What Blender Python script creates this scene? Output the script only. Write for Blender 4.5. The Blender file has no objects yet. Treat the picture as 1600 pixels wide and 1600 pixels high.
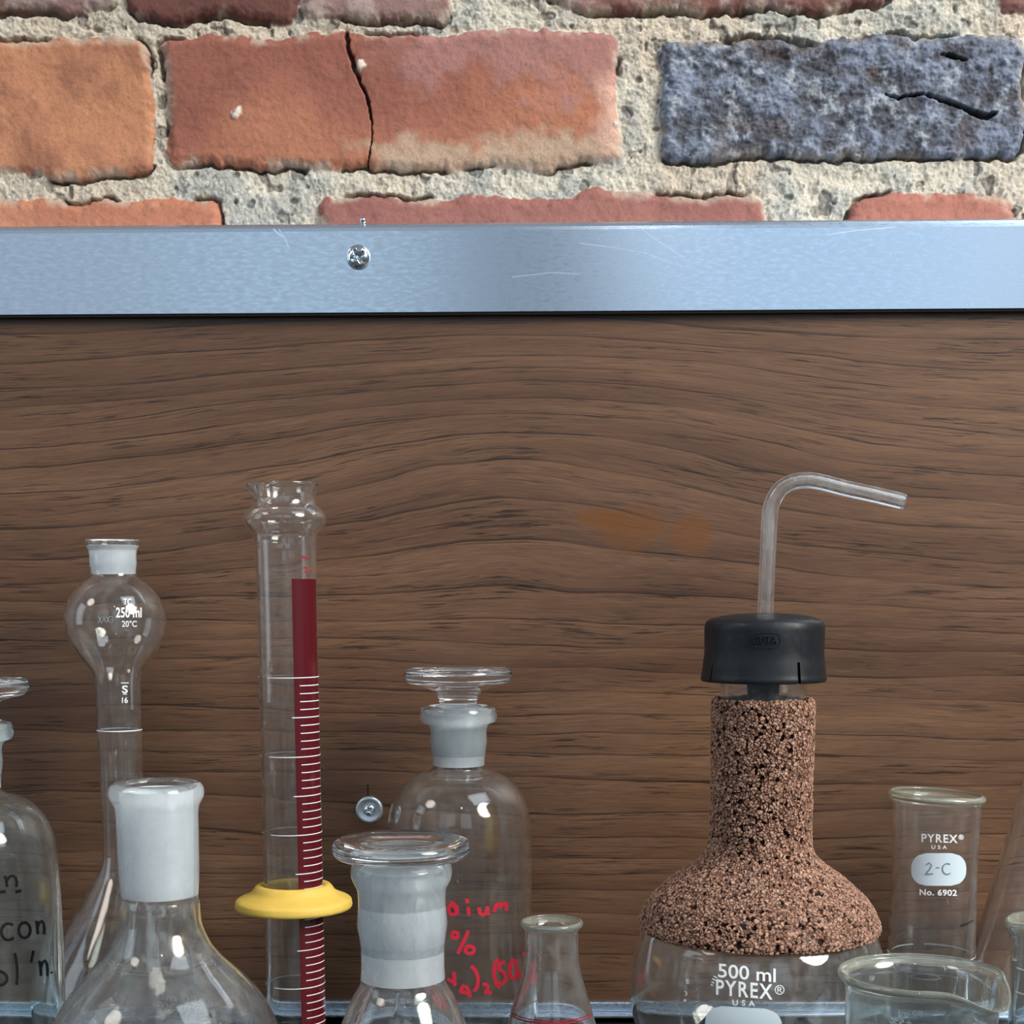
import bpy, bmesh, math, random
import numpy as np
from mathutils import Vector, Matrix

random.seed(7)
sc = bpy.context.scene
COL = sc.collection

# ------------------------------------------------------------------ camera
F = 2400.0                       # focal length in pixels of the 1600 px frame
PPY = 1269.0                     # row of the principal point
CAM = Vector((0.0, 0.0, 0.218))
PITCH, YAW, ROLL = math.radians(8.0), math.radians(1.2), math.radians(-0.15)
RC = Matrix.Rotation(YAW, 3, 'Z') @ Matrix.Rotation(math.pi / 2 - PITCH, 3, 'X') @ Matrix.Rotation(ROLL, 3, 'Z')
cam_d = bpy.data.cameras.new('camera')
cam_d.sensor_width = 36.0
cam_d.lens = 36.0 * F / 1600.0
cam_d.shift_y = (PPY - 800.0) / 1600.0
cam_d.clip_start = 0.01
cam = bpy.data.objects.new('camera', cam_d)
cam.matrix_world = Matrix.Translation(CAM) @ RC.to_4x4()
COL.objects.link(cam)
sc.camera = cam

# ------------------------------------------------------------------ world, lights, exposure
sc.view_settings.view_transform = 'Standard'
sc.view_settings.look = 'None'
sc.view_settings.exposure = 0.0
sc.view_settings.gamma = 1.0
sc.view_settings.use_curve_mapping = False
sc.cycles.max_bounces = 24
sc.cycles.transmission_bounces = 24
sc.cycles.transparent_max_bounces = 24
sc.cycles.glossy_bounces = 6
sc.cycles.diffuse_bounces = 3
sc.cycles.sample_clamp_indirect = 14.0
sc.cycles.blur_glossy = 0.5
sc.cycles.use_denoising = True

world = bpy.data.worlds.new('room_light')
sc.world = world
world.use_nodes = True
wn = world.node_tree.nodes
wl = world.node_tree.links
wn.clear()
w_out = wn.new('ShaderNodeOutputWorld')
w_bg = wn.new('ShaderNodeBackground')
w_tc = wn.new('ShaderNodeTexCoord')
w_sep = wn.new('ShaderNodeSeparateXYZ')
w_rmp = wn.new('ShaderNodeValToRGB')
w_map = wn.new('ShaderNodeMapRange')
w_map.inputs['From Min'].default_value = -1.0
wl.new(w_tc.outputs['Generated'], w_sep.inputs[0])
wl.new(w_sep.outputs['Z'], w_map.inputs['Value'])
wl.new(w_map.outputs[0], w_rmp.inputs[0])
wl.new(w_rmp.outputs[0], w_bg.inputs['Color'])
wl.new(w_bg.outputs[0], w_out.inputs['Surface'])
cr = w_rmp.color_ramp
cr.elements[0].position = 0.30; cr.elements[0].color = (0.16, 0.15, 0.14, 1)
cr.elements[1].position = 0.75; cr.elements[1].color = (0.50, 0.54, 0.60, 1)
e = cr.elements.new(0.5); e.color = (0.26, 0.31, 0.38, 1)
w_bg.inputs['Strength'].default_value = 0.56


def area_light(name, loc, target, sx, sy, radiance, color, shape='RECTANGLE'):
    d = bpy.data.lights.new(name, 'AREA')
    d.shape = shape
    d.size = sx
    if shape in ('RECTANGLE', 'ELLIPSE'):
        d.size_y = sy
    a = sx * sy * (math.pi / 4 if shape in ('DISK', 'ELLIPSE') else 1)
    d.energy = radiance * a * math.pi
    d.color = color
    o = bpy.data.objects.new(name, d)
    o.location = loc
    o.rotation_euler = (Vector(target) - Vector(loc)).to_track_quat('-Z', 'Y').to_euler()
    COL.objects.link(o)
    return o


area_light('window_light', (-0.52, -2.0, 1.00), (-0.52, 0.8, 1.00), 0.66, 1.3, 0.80, (0.66, 0.86, 1.0))
area_light('window_light', (-1.22, -2.0, 1.00), (-1.22, 0.8, 1.00), 0.70, 1.3, 0.58, (0.70, 0.86, 1.0))
area_light('window_light', (0.70, -2.0, 1.00), (0.70, 0.8, 1.00), 0.90, 1.3, 1.10, (0.58, 0.80, 1.0))
area_light('window_light', (1.55, -0.45, 1.30), (0.20, 0.78, 0.25), 1.05, 1.05, 22.0, (1.0, 0.955, 0.89), 'DISK')
area_light('ceiling_light', (-1.55, -0.20, 1.6), (-0.05, 0.75, 0.3), 0.6, 0.6, 8.0, (1.0, 0.91, 0.80), 'DISK')
area_light('ceiling_light', (1.0, 0.05, 1.75), (0.45, 0.60, 0.2), 1.0, 0.8, 5.0, (0.80, 0.91, 1.0))
area_light('window_light', (-2.2, 0.1, 0.7), (0.0, 0.65, 0.2), 0.7, 1.4, 2.2, (0.72, 0.88, 1.0))
area_light('ceiling_lamp', (0.14, -0.55, 1.15), (0.0, 0.6, 0.15), 0.07, 0.07, 45.0, (0.85, 0.93, 1.0), 'DISK')


# ------------------------------------------------------------------ picture-to-place helpers
def ray(px, py):
    d = RC @ Vector(((px - 800.0) / F, -(py - PPY) / F, -1.0))
    return d


def at(px, py, Y):
    """The point of the plane y = Y that lies at a pixel of the photograph."""
    d = ray(px, py)
    t = (Y - CAM.y) / d.y
    return CAM + d * t


def depth(p):
    return -(RC.transposed() @ (p - CAM)).z


def srgb(r, g, b):
    def f(c):
        c /= 255.0
        return c / 12.92 if c <= 0.04045 else ((c + 0.055) / 1.055) ** 2.4
    return (f(r), f(g), f(b))


# ------------------------------------------------------------------ materials
def mat(name):
    m = bpy.data.materials.new(name)
    m.use_nodes = True
    n = m.node_tree.nodes
    n.clear()
    out = n.new('ShaderNodeOutputMaterial')
    return m, n, m.node_tree.links, out


def P(n, **kw):
    b = n.new('ShaderNodeBsdfPrincipled')
    for k, v in kw.items():
        k = k.replace('_', ' ')
        if k == 'Base Color' and len(v) == 3:
            v = (*v, 1)
        b.inputs[k].default_value = v
    return b


def math_node(n, l, op, a, b=None, c=None):
    m = n.new('ShaderNodeMath')
    m.operation = op
    for i, v in enumerate((a, b, c)):
        if v is None:
            continue
        if isinstance(v, (int, float)):
            m.inputs[i].default_value = v
        else:
            l.new(v, m.inputs[i])
    return m.outputs[0]


def noise_node(n, l, vec, scale, detail=3.0, rough=0.55, dist=0.0):
    t = n.new('ShaderNodeTexNoise')
    t.inputs['Scale'].default_value = scale
    t.inputs['Detail'].default_value = detail
    t.inputs['Roughness'].default_value = rough
    t.inputs['Distortion'].default_value = dist
    if vec is not None:
        l.new(vec, t.inputs['Vector'])
    return t.outputs[0]


def maprange(n, l, v, a, b, c=0.0, d=1.0):
    m = n.new('ShaderNodeMapRange')
    l.new(v, m.inputs['Value'])
    m.inputs['From Min'].default_value = a
    m.inputs['From Max'].default_value = b
    m.inputs['To Min'].default_value = c
    m.inputs['To Max'].default_value = d
    return m.outputs[0]


def mixcol(n, l, fac, a, b):
    m = n.new('ShaderNodeMix')
    m.data_type = 'RGBA'
    if isinstance(fac, (int, float)):
        m.inputs[0].default_value = fac
    else:
        l.new(fac, m.inputs[0])
    for i, v in ((6, a), (7, b)):
        if isinstance(v, tuple):
            m.inputs[i].default_value = (*v[:3], 1)
        else:
            l.new(v, m.inputs[i])
    return m.outputs[2]


def make_glass(name, tint=(0.97, 0.985, 0.98), film=0.05, rough=0.0, thin=0.0):
    """Clear laboratory glass with a thin uneven film of dust and dried residue."""
    m, n, l, out = mat(name)
    g = P(n, Base_Color=tint, Roughness=rough, IOR=1.47 if thin == 0 else 1.53, Transmission_Weight=1.0)
    tc = n.new('ShaderNodeTexCoord')
    ns = noise_node(n, l, tc.outputs['Object'], 160.0, 6.0, 0.7)
    big = noise_node(n, l, tc.outputs['Object'], 28.0, 2.0)
    mask = math_node(n, l, 'MULTIPLY', maprange(n, l, ns, 0.45, 0.8), maprange(n, l, big, 0.4, 0.65))
    mp = n.new('ShaderNodeMapping')
    mp.inputs['Scale'].default_value = (260, 260, 14)
    l.new(tc.outputs['Object'], mp.inputs['Vector'])
    st = noise_node(n, l, mp.outputs[0], 1.0, 2.0)
    mask = math_node(n, l, 'MULTIPLY', math_node(n, l, 'ADD', mask, math_node(n, l, 'MULTIPLY', maprange(n, l, st, 0.5, 0.75), 0.35)), 1.0)
    fac = math_node(n, l, 'ADD', math_node(n, l, 'MULTIPLY', mask, film * 2.6), film * 0.22)
    d = n.new('ShaderNodeBsdfDiffuse')
    d.inputs['Color'].default_value = (0.72, 0.75, 0.75, 1)
    tr = n.new('ShaderNodeBsdfTranslucent')
    tr.inputs['Color'].default_value = (0.6, 0.63, 0.63, 1)
    a = n.new('ShaderNodeMixShader'); a.inputs[0].default_value = 0.35
    l.new(d.outputs[0], a.inputs[1]); l.new(tr.outputs[0], a.inputs[2])
    mx = n.new('ShaderNodeMixShader')
    # a thin blown wall hardly bends what lies behind it: part of the light goes straight through
    ts = n.new('ShaderNodeBsdfTransparent'); ts.inputs['Color'].default_value = (*tint, 1)
    th = n.new('ShaderNodeMixShader'); th.inputs[0].default_value = thin
    l.new(g.outputs[0], th.inputs[1]); l.new(ts.outputs[0], th.inputs[2])
    l.new(fac, mx.inputs[0]); l.new(th.outputs[0], mx.inputs[1]); l.new(a.outputs[0], mx.inputs[2])
    l.new(mx.outputs[0], out.inputs['Surface'])
    return m


def make_frost(name, opac=0.6, col=(0.62, 0.68, 0.71), uneven=0.0):
    """Ground glass: a rough white-grey surface that lets some light through."""
    m, n, l, out = mat(name)
    d = P(n, Base_Color=col, Roughness=0.5, Coat_Weight=0.6, Coat_Roughness=0.06, Coat_IOR=1.47)
    t = n.new('ShaderNodeBsdfTransparent')
    t.inputs['Color'].default_value = (0.9, 0.92, 0.93, 1)
    tc = n.new('ShaderNodeTexCoord')
    mp = n.new('ShaderNodeMapping'); mp.inputs['Scale'].default_value = (120, 120, 30)
    l.new(tc.outputs['Object'], mp.inputs['Vector'])
    ns = noise_node(n, l, mp.outputs[0], 1.0, 4.0)
    f = math_node(n, l, 'ADD', math_node(n, l, 'MULTIPLY', math_node(n, l, 'SUBTRACT', ns, 0.5), 0.35 + uneven), opac)
    mx = n.new('ShaderNodeMixShader'); mx.inputs[0].default_value = opac
    l.new(f, mx.inputs[0])
    l.new(t.outputs[0], mx.inputs[1]); l.new(d.outputs[0], mx.inputs[2])
    l.new(mx.outputs[0], out.inputs['Surface'])
    return m


def make_plain(name, col, rough=0.6, spec=0.4, noise_amt=0.0, scale=60.0, col2=None, bump=0.0, metallic=0.0):
    m, n, l, out = mat(name)
    b = P(n, Base_Color=col, Roughness=rough, Specular_IOR_Level=spec, Metallic=metallic)
    if col2 is not None:
        tc = n.new('ShaderNodeTexCoord')
        ns = noise_node(n, l, tc.outputs['Object'], scale, 5.0, 0.65)
        c = mixcol(n, l, maprange(n, l, ns, 0.5 - noise_amt, 0.5 + noise_amt), col, col2)
        l.new(c, b.inputs['Base Color'])
        if bump:
            bp = n.new('ShaderNodeBump'); bp.inputs['Strength'].default_value = bump
            bp.inputs['Distance'].default_value = 0.0005
            l.new(ns, bp.inputs['Height']); l.new(bp.outputs[0], b.inputs['Normal'])
    l.new(b.outputs[0], out.inputs['Surface'])
    return m


M_GLASS = make_glass('clear_glass')
M_GLASS_CLEAN = make_glass('clean_glass', film=0.015, thin=0.0)
M_GLASS_DUSTY = make_glass('dusty_glass', film=0.10)
M_GLASS_AQUA = make_glass('aqua_glass', tint=(0.88, 0.965, 0.97), film=0.06)
M_RIM, n, l, out = mat('rim_glass_painted_light')
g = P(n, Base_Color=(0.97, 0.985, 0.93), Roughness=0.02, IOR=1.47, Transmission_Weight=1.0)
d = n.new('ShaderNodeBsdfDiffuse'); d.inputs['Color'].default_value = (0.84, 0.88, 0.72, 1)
mx = n.new('ShaderNodeMixShader'); mx.inputs[0].default_value = 0.11  # even pale mix painted in for the light gathered in the rims
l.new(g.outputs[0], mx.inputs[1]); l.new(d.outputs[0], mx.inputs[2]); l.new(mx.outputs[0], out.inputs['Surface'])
M_TUBE = make_glass('cloudy_tube_glass', film=0.22, thin=0.0)
M_GLASS_BEAKER = make_glass('beaker_glass', tint=(0.90, 0.97, 0.975), film=0.05, thin=0.25)
M_GLASS_FLASK = make_glass('dusty_flask_glass', film=0.08, thin=0.25)
M_GLASS_STAIN = make_glass('stained_glass', tint=(0.97, 0.98, 0.96), film=0.09)
M_FROST = make_frost('ground_glass', 0.86, (0.80, 0.86, 0.90))
M_FROST_THIN = make_frost('ground_glass_thin', 0.45)
M_FROST_PLUG = make_frost('ground_plug', 0.35, uneven=0.2)
M_WHITE = make_plain('white_enamel', (0.80, 0.84, 0.86), 0.5)
M_WHITE_FAR, n, l, out = mat('white_enamel_backlit')
d = n.new('ShaderNodeBsdfDiffuse'); d.inputs['Color'].default_value = (0.9, 0.92, 0.93, 1)
t = n.new('ShaderNodeBsdfTranslucent'); t.inputs['Color'].default_value = (0.9, 0.92, 0.93, 1)
mx = n.new('ShaderNodeMixShader'); mx.inputs[0].default_value = 0.3
l.new(d.outputs[0], mx.inputs[1]); l.new(t.outputs[0], mx.inputs[2]); l.new(mx.outputs[0], out.inputs['Surface'])
M_PATCH = make_plain('white_marking_patch', (0.62, 0.72, 0.78), 0.5)
M_RED = make_plain('red_marker', (0.60, 0.015, 0.04), 0.5)
M_REDLINE = make_plain('red_print', (0.30, 0.015, 0.025), 0.5)
M_STRIPE = make_plain('dark_red_stripe', (0.085, 0.005, 0.009), 0.25, 0.5)
M_BLACKINK = make_plain('black_ink', (0.006, 0.008, 0.012), 0.4)
M_PENCIL = make_plain('pencil', (0.16, 0.19, 0.22), 0.6)
M_YELLOW = make_plain('yellow_rubber', srgb(232, 196, 92), 0.55, 0.4, 0.25, 90.0, srgb(214, 178, 78), 0.1)
M_SHELF = make_plain('black_shelf', (0.012, 0.014, 0.017), 0.4, 0.5)
M_DARK = make_plain('shadow_and_scratch_black', (0.015, 0.013, 0.012), 0.8)
M_CORE = make_plain('black_stopper', (0.01, 0.01, 0.011), 0.5)

# black cap rubber with chalky rub marks
M_RUBBER, n, l, out = mat('black_rubber')
b = P(n, Base_Color=(0.008, 0.011, 0.014), Roughness=0.42, Specular_IOR_Level=0.32)
tc = n.new('ShaderNodeTexCoord')
ns = noise_node(n, l, tc.outputs['Object'], 70.0, 7.0, 0.72)
ns2 = noise_node(n, l, tc.outputs['Object'], 420.0, 2.0, 0.6)
f1 = maprange(n, l, ns, 0.58, 0.85, 0.0, 0.25)
f2 = maprange(n, l, ns2, 0.74, 0.78, 0.0, 0.5)
c = mixcol(n, l, math_node(n, l, 'ADD', f1, f2), (0.008, 0.011, 0.014), (0.16, 0.18, 0.18))
l.new(c, b.inputs['Base Color'])
l.new(maprange(n, l, ns, 0.4, 0.7, 0.35, 0.65), b.inputs['Roughness'])
l.new(b.outputs[0], out.inputs['Surface'])

# coarse brown cork, coloured from the grain attribute
M_CORK, n, l, out = mat('granulated_cork')
b = P(n, Roughness=0.75, Specular_IOR_Level=0.25)
at_n = n.new('ShaderNodeAttribute'); at_n.attribute_name = 'tone'
l.new(at_n.outputs['Color'], b.inputs['Base Color'])
l.new(b.outputs[0], out.inputs['Surface'])

# brick wall, coloured from the tone attribute plus fine grit
M_BRICK, n, l, out = mat('old_brick_and_mortar')
b = P(n, Roughness=0.82, Specular_IOR_Level=0.3)
at_n = n.new('ShaderNodeAttribute'); at_n.attribute_name = 'tone'
tc = n.new('ShaderNodeTexCoord')
ns = noise_node(n, l, tc.outputs['Object'], 900.0, 3.0, 0.7)
c = mixcol(n, l, maprange(n, l, ns, 0.3, 0.75, 0.0, 0.35), at_n.outputs['Color'], (0.10, 0.08, 0.07))
hs = n.new('ShaderNodeHueSaturation'); hs.inputs['Value'].default_value = 1.0; hs.inputs['Saturation'].default_value = 0.87
l.new(c, hs.inputs['Color'])
l.new(hs.outputs[0], b.inputs['Base Color'])
bp = n.new('ShaderNodeBump'); bp.inputs['Strength'].default_value = 0.5; bp.inputs['Distance'].default_value = 0.0006
l.new(ns, bp.inputs['Height']); l.new(bp.outputs[0], b.inputs['Normal'])
l.new(b.outputs[0], out.inputs['Surface'])


def make_aluminium(name, base=(0.70, 0.80, 0.92)):
    m, n, l, out = mat(name)
    b = P(n, Base_Color=base, Metallic=1.0, Roughness=0.30, Anisotropic=0.85, Anisotropic_Rotation=0.0)
    tc = n.new('ShaderNodeTexCoord')
    mp = n.new('ShaderNodeMapping'); mp.inputs['Scale'].default_value = (40, 600, 2600)
    l.new(tc.outputs['Object'], mp.inputs['Vector'])
    ns = noise_node(n, l, mp.outputs[0], 1.0, 3.0)
    mp2 = n.new('ShaderNodeMapping'); mp2.inputs['Scale'].default_value = (220, 300, 700)
    l.new(tc.outputs['Object'], mp2.inputs['Vector'])
    sm = noise_node(n, l, mp2.outputs[0], 1.0, 5.0)
    h = math_node(n, l, 'ADD', ns, math_node(n, l, 'MULTIPLY', sm, 0.6))
    bp = n.new('ShaderNodeBump'); bp.inputs['Strength'].default_value = 0.055; bp.inputs['Distance'].default_value = 0.0002
    l.new(h, bp.inputs['Height']); l.new(bp.outputs[0], b.inputs['Normal'])
    l.new(maprange(n, l, sm, 0.3, 0.7, 0.24, 0.34), b.inputs['Roughness'])
    tg = n.new('ShaderNodeTangent'); tg.direction_type = 'RADIAL'; tg.axis = 'X'
    l.new(tg.outputs[0], b.inputs['Tangent'])
    l.new(b.outputs[0], out.inputs['Surface'])
    return m


M_ALU = make_aluminium('brushed_aluminium')
M_STEEL = make_plain('zinc_plated_steel', (0.62, 0.68, 0.74), 0.16, 0.5, metallic=1.0)
M_WASHER = make_plain('zinc_washer', (0.50, 0.56, 0.62), 0.42, 0.5, metallic=0.85)


# ------------------------------------------------------------------ object helpers
def link_mesh(name, me, material=None, parent=None, smooth=True):
    if material is not None:
        for mm in (material if isinstance(material, (list, tuple)) else [material]):
            me.materials.append(mm)
    if smooth:
        me.polygons.foreach_set('use_smooth', [True] * len(me.polygons))
    o = bpy.data.objects.new(name, me)
    COL.objects.link(o)
    if parent is not None:
        o.parent = parent
    return o


def thing(name, label, cat, loc, group=None):
    o = bpy.data.objects.new(name, None)
    o.empty_display_size = 0.02
    o.location = loc
    o['label'] = label
    o['category'] = cat
    if group:
        o['group'] = group
    COL.objects.link(o)
    return o


def box_bm(bm, x0, x1, y0, y1, z0, z1):
    r = bmesh.ops.create_cube(bm, size=1.0)
    for v in r['verts']:
        v.co = Vector(((x0 + x1) / 2 + v.co.x * (x1 - x0), (y0 + y1) / 2 + v.co.y * (y1 - y0), (z0 + z1) / 2 + v.co.z * (z1 - z0)))
    return r['verts']


def spline(pts, n=6):
    """Catmull-Rom through the points; a doubled point makes a corner."""
    out = []
    for i in range(len(pts) - 1):
        p1, p2 = np.array(pts[i], float), np.array(pts[i + 1], float)
        if np.allclose(p1, p2):
            continue
        p0 = np.array(pts[i - 1], float) if i > 0 else p1
        p3 = np.array(pts[i + 2], float) if i + 2 < len(pts) else p2
        d = np.linalg.norm(p2 - p1)
        m1 = (p2 - p0); m2 = (p3 - p1)
        # chord-aware tangents keep long straight runs from overshooting
        def tan(a, bb, cc):
            d1 = np.linalg.norm(bb - a); d2 = np.linalg.norm(cc - bb)
            if d1 < 1e-9 or d2 < 1e-9:
                return None
            return ((bb - a) / d1 * d2 + (cc - bb) / d2 * d1) / (d1 + d2)
        t1 = tan(p0, p1, p2); t2 = tan(p1, p2, p3)
        if t1 is None: t1 = (p2 - p1) / d
        if t2 is None: t2 = (p2 - p1) / d
        for k in range(n):
            s = k / n
            h00 = 2 * s**3 - 3 * s**2 + 1; h10 = s**3 - 2 * s**2 + s
            h01 = -2 * s**3 + 3 * s**2; h11 = s**3 - s**2
            out.append(h00 * p1 + h10 * d * t1 + h01 * p2 + h11 * d * t2)
    out.append(np.array(pts[-1], float))
    res = [out[0]]
    for q in out[1:]:
        if np.linalg.norm(q - res[-1]) > 1e-6:
            res.append(q)
    return [(max(0.0, float(q[0])), float(q[1])) for q in res]


def lathe(name, prof, seg=96, material=None, parent=None, zone=None, deform=None, close=False, smooth=True):
    """Revolve a profile of (r, z); zone(z, r, k) gives the material slot."""
    verts, faces, slots = [], [], []
    rings = []
    for (r, z) in prof:
        if r < 1e-5:
            rings.append([len(verts)]); verts.append((0, 0, z))
        else:
            ids = []
            for i in range(seg):
                a = 2 * math.pi * i / seg
                rr, zz = r, z
                if deform:
                    rr, zz = deform(a, r, z)
                ids.append(len(verts)); verts.append((rr * math.cos(a), rr * math.sin(a), zz))
            rings.append(ids)
    pairs = list(zip(range(len(rings) - 1), range(1, len(rings))))
    if close:
        pairs.append((len(rings) - 1, 0))
    for a, b_ in pairs:
        A, B = rings[a], rings[b_]
        if len(A) == 1 and len(B) == 1:
            continue
        s = 0
        if zone:
            s = zone((prof[a][1] + prof[b_][1]) / 2, (prof[a][0] + prof[b_][0]) / 2, a)
        for i in range(seg):
            j = (i + 1) % seg
            if len(A) == 1:
                faces.append((A[0], B[j], B[i]))
            elif len(B) == 1:
                faces.append((A[i], A[j], B[0]))
            else:
                faces.append((A[i], A[j], B[j], B[i]))
            slots.append(s)
    me = bpy.data.meshes.new(name)
    me.from_pydata(verts, [], faces)
    me.polygons.foreach_set('material_index', slots)
    bm = bmesh.new(); bm.from_mesh(me)
    bmesh.ops.recalc_face_normals(bm, faces=bm.faces)
    bm.to_mesh(me); bm.free()
    me.update()
    return link_mesh(name, me, material, parent, smooth)


def wall_profile(outer, t, base_t=None, cap=None):
    """Outer profile (bottom centre to rim) -> closed profile of a vessel with a wall t thick."""
    base_t = base_t or t
    pts = [np.array(p) for p in outer]
    inner = []
    z0 = outer[0][1]
    zt = max(p[1] for p in outer)
    for i, p in enumerate(pts):
        a = pts[max(i - 1, 0)]; c_ = pts[min(i + 1, len(pts) - 1)]
        d = c_ - a
        L = np.linalg.norm(d)
        if L < 1e-9:
            continue
        d = d / L
        nrm = np.array([-d[1], d[0]])
        q = p + nrm * t
        q[1] = max(q[1], z0 + base_t)
        q[1] = min(q[1], zt)
        q[0] = max(q[0], 0.0)
        if cap:
            q[0] = min(q[0], float(np.interp(q[1], [k[0] for k in cap], [k[1] for k in cap])))
        inner.append(q)
    # keep the inner line monotone in height so that it never folds over itself
    res, last = [], -1e9
    for q in inner:
        if q[1] >= last - 1e-6:
            res.append(q); last = q[1]
    inner = res
    o_end, i_end = pts[-1], inner[-1]
    mid = (o_end + i_end) / 2 + np.array([0, abs(o_end[0] - i_end[0]) * 0.35])
    prof = [tuple(p) for p in pts] + [tuple(mid)] + [tuple(q) for q in inner[::-1]]
    prof = [(0.0, prof[0][1])] + prof[1:] if prof[0][0] < 1e-5 else prof
    if prof[-1][0] > 1e-5:
        prof.append((0.0, prof[-1][1]))
    return prof


class Spot:
    """Where a vessel stands: its vertical axis found from one pixel and a distance."""
    def __init__(self, px, py, Y):
        p = at(px, py, Y)
        self.X, self.Y = p.x, Y
        self.loc = (p.x, Y, 0.0)

    def rz(self, py, hw):
        # the axis point seen in row py
        lo, hi = -0.2, 0.8
        for _ in range(40):
            m = (lo + hi) / 2
            q = RC.transposed() @ (Vector((self.X, self.Y, m)) - CAM)
            row = PPY - q.y / -q.z * F
            if row > py: lo = m
            else: hi = m
        z = (lo + hi) / 2
        return (hw * depth(Vector((self.X, self.Y, z))) / F, z)

    def prof(self, pts):
        """pixel profile given top to bottom -> metres, bottom to top"""
        return [self.rz(py, hw) for (py, hw) in pts][::-1]

    def hit(self, px, py, rfun, far=False, lift=0.00012):
        """Where the ray through a pixel meets the outside of the vessel (near or far side)."""
        d = ray(px, py)
        def g(t):
            p = CAM + d * t
            return math.hypot(p.x - self.X, p.y - self.Y) - rfun(p.z)
        t0 = (self.Y - 0.09) / d.y; t1 = (self.Y + 0.09) / d.y
        N = 90
        ts = [t0 + (t1 - t0) * i / N for i in range(N + 1)]
        if far: ts = ts[::-1]
        pa = ts[0]; ga = g(pa)
        best = (abs(ga), pa)
        for tt in ts[1:]:
            gb = g(tt)
            if ga > 0 and gb <= 0:
                a_, b_ = pa, tt
                for _ in range(24):
                    m = (a_ + b_) / 2
                    if g(m) > 0: a_ = m
                    else: b_ = m
                best = (0, (a_ + b_) / 2); break
            if abs(gb) < best[0]: best = (abs(gb), tt)
            pa, ga = tt, gb
        p = CAM + d * best[1]
        v = Vector((p.x - self.X, p.y - self.Y, 0))
        r = rfun(p.z) + lift
        v = v.normalized() * r
        return (v.x, v.y, p.z)


def rfun_of(outer):
    zs = [p[1] for p in outer]; rs = [p[0] for p in outer]
    o = np.argsort(zs, kind='stable')
    zs = np.array(zs)[o]; rs = np.array(rs)[o]
    return lambda z: float(np.interp(z, zs, rs))


def ribbons(strokes, width, closed=False):
    """Strokes (lists of pixel points) -> list of quads in pixel space."""
    quads = []
    for s in strokes:
        w = width
        if isinstance(s, tuple) and isinstance(s[0], (int, float)):
            w, s = s
        pts = [np.array(p, float) for p in s]
        dense = [pts[0]]
        for a, b_ in zip(pts[:-1], pts[1:]):
            k = max(1, int(np.linalg.norm(b_ - a) / 3.0))
            dense += [a + (b_ - a) * (i + 1) / k for i in range(k)]
        if len(dense) < 2:
            dense.append(dense[0] + np.array([0.5, 0.5]))
        L, R = [], []
        for i, p in enumerate(dense):
            d = dense[min(i + 1, len(dense) - 1)] - dense[max(i - 1, 0)]
            nn = np.array([-d[1], d[0]]) / (np.linalg.norm(d) + 1e-9) * w / 2
            L.append(p + nn); R.append(p - nn)
        quads.append((L, R))
    return quads


def paint(name, spot, rfun, strokes, width, material, parent, far=False, lift=0.00012):
    verts, faces = [], []
    for L, R in ribbons(strokes, width):
        base = len(verts)
        for a, b_ in zip(L, R):
            verts.append(spot.hit(a[0], a[1], rfun, far, lift)); verts.append(spot.hit(b_[0], b_[1], rfun, far, lift))
        for i in range(len(L) - 1):
            k = base + 2 * i
            faces.append((k, k + 1, k + 3, k + 2))
    me = bpy.data.meshes.new(name); me.from_pydata(verts, [], faces)
    return link_mesh(name, me, material, parent)


FONT_CACHE = {}


def glyphs(txt, bold=0.0, spacing=1.0):
    key = (txt, bold, spacing)
    if key in FONT_CACHE:
        return FONT_CACHE[key]
    cu = bpy.data.curves.new('lettering', 'FONT')
    cu.body = txt; cu.size = 1.0; cu.offset = bold; cu.space_character = spacing
    cu.resolution_u = 4
    ob = bpy.data.objects.new('lettering', cu)
    COL.objects.link(ob)
    dg = bpy.context.evaluated_depsgraph_get()
    me = bpy.data.meshes.new_from_object(ob.evaluated_get(dg))
    bm = bmesh.new(); bm.from_mesh(me)
    bmesh.ops.triangulate(bm, faces=bm.faces)
    V = [(v.co.x, v.co.y) for v in bm.verts]
    T = [tuple(v.index for v in f.verts) for f in bm.faces]
    bm.free()
    bpy.data.objects.remove(ob); bpy.data.curves.remove(cu); bpy.data.meshes.remove(me)
    xs = [v[0] for v in V]; ys = [v[1] for v in V]
    FONT_CACHE[key] = (V, T, min(xs), max(xs), min(ys), max(ys))
    return FONT_CACHE[key]


def lettering(name, spot, rfun, lines, material, parent, far=False, lift=0.00015):
    SPC = {'USA': 1.7, 'PYREX': 1.18, 'No. 6902': 1.08}
    """lines: (text, centre px, centre py, width px, height px, slope, mirror, bold)"""
    verts, faces = [], []
    for (txt, cx, cy, w, h, slope, mirror, bold) in lines:
        V, T, x0, x1, y0, y1 = glyphs(txt, bold, SPC.get(txt, 1.0))
        base = len(verts)
        for (x, y) in V:
            u = ((x - x0) / (x1 - x0) - 0.5) * w
            v = ((y - y0) / (y1 - y0) - 0.5) * h
            if mirror: u = -u
            verts.append(spot.hit(cx + u, cy - v + u * slope, rfun, far, lift))
        faces += [tuple(base + i for i in t) for t in T]
    me = bpy.data.meshes.new(name); me.from_pydata(verts, [], faces)
    return link_mesh(name, me, material, parent, smooth=False)


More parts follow.
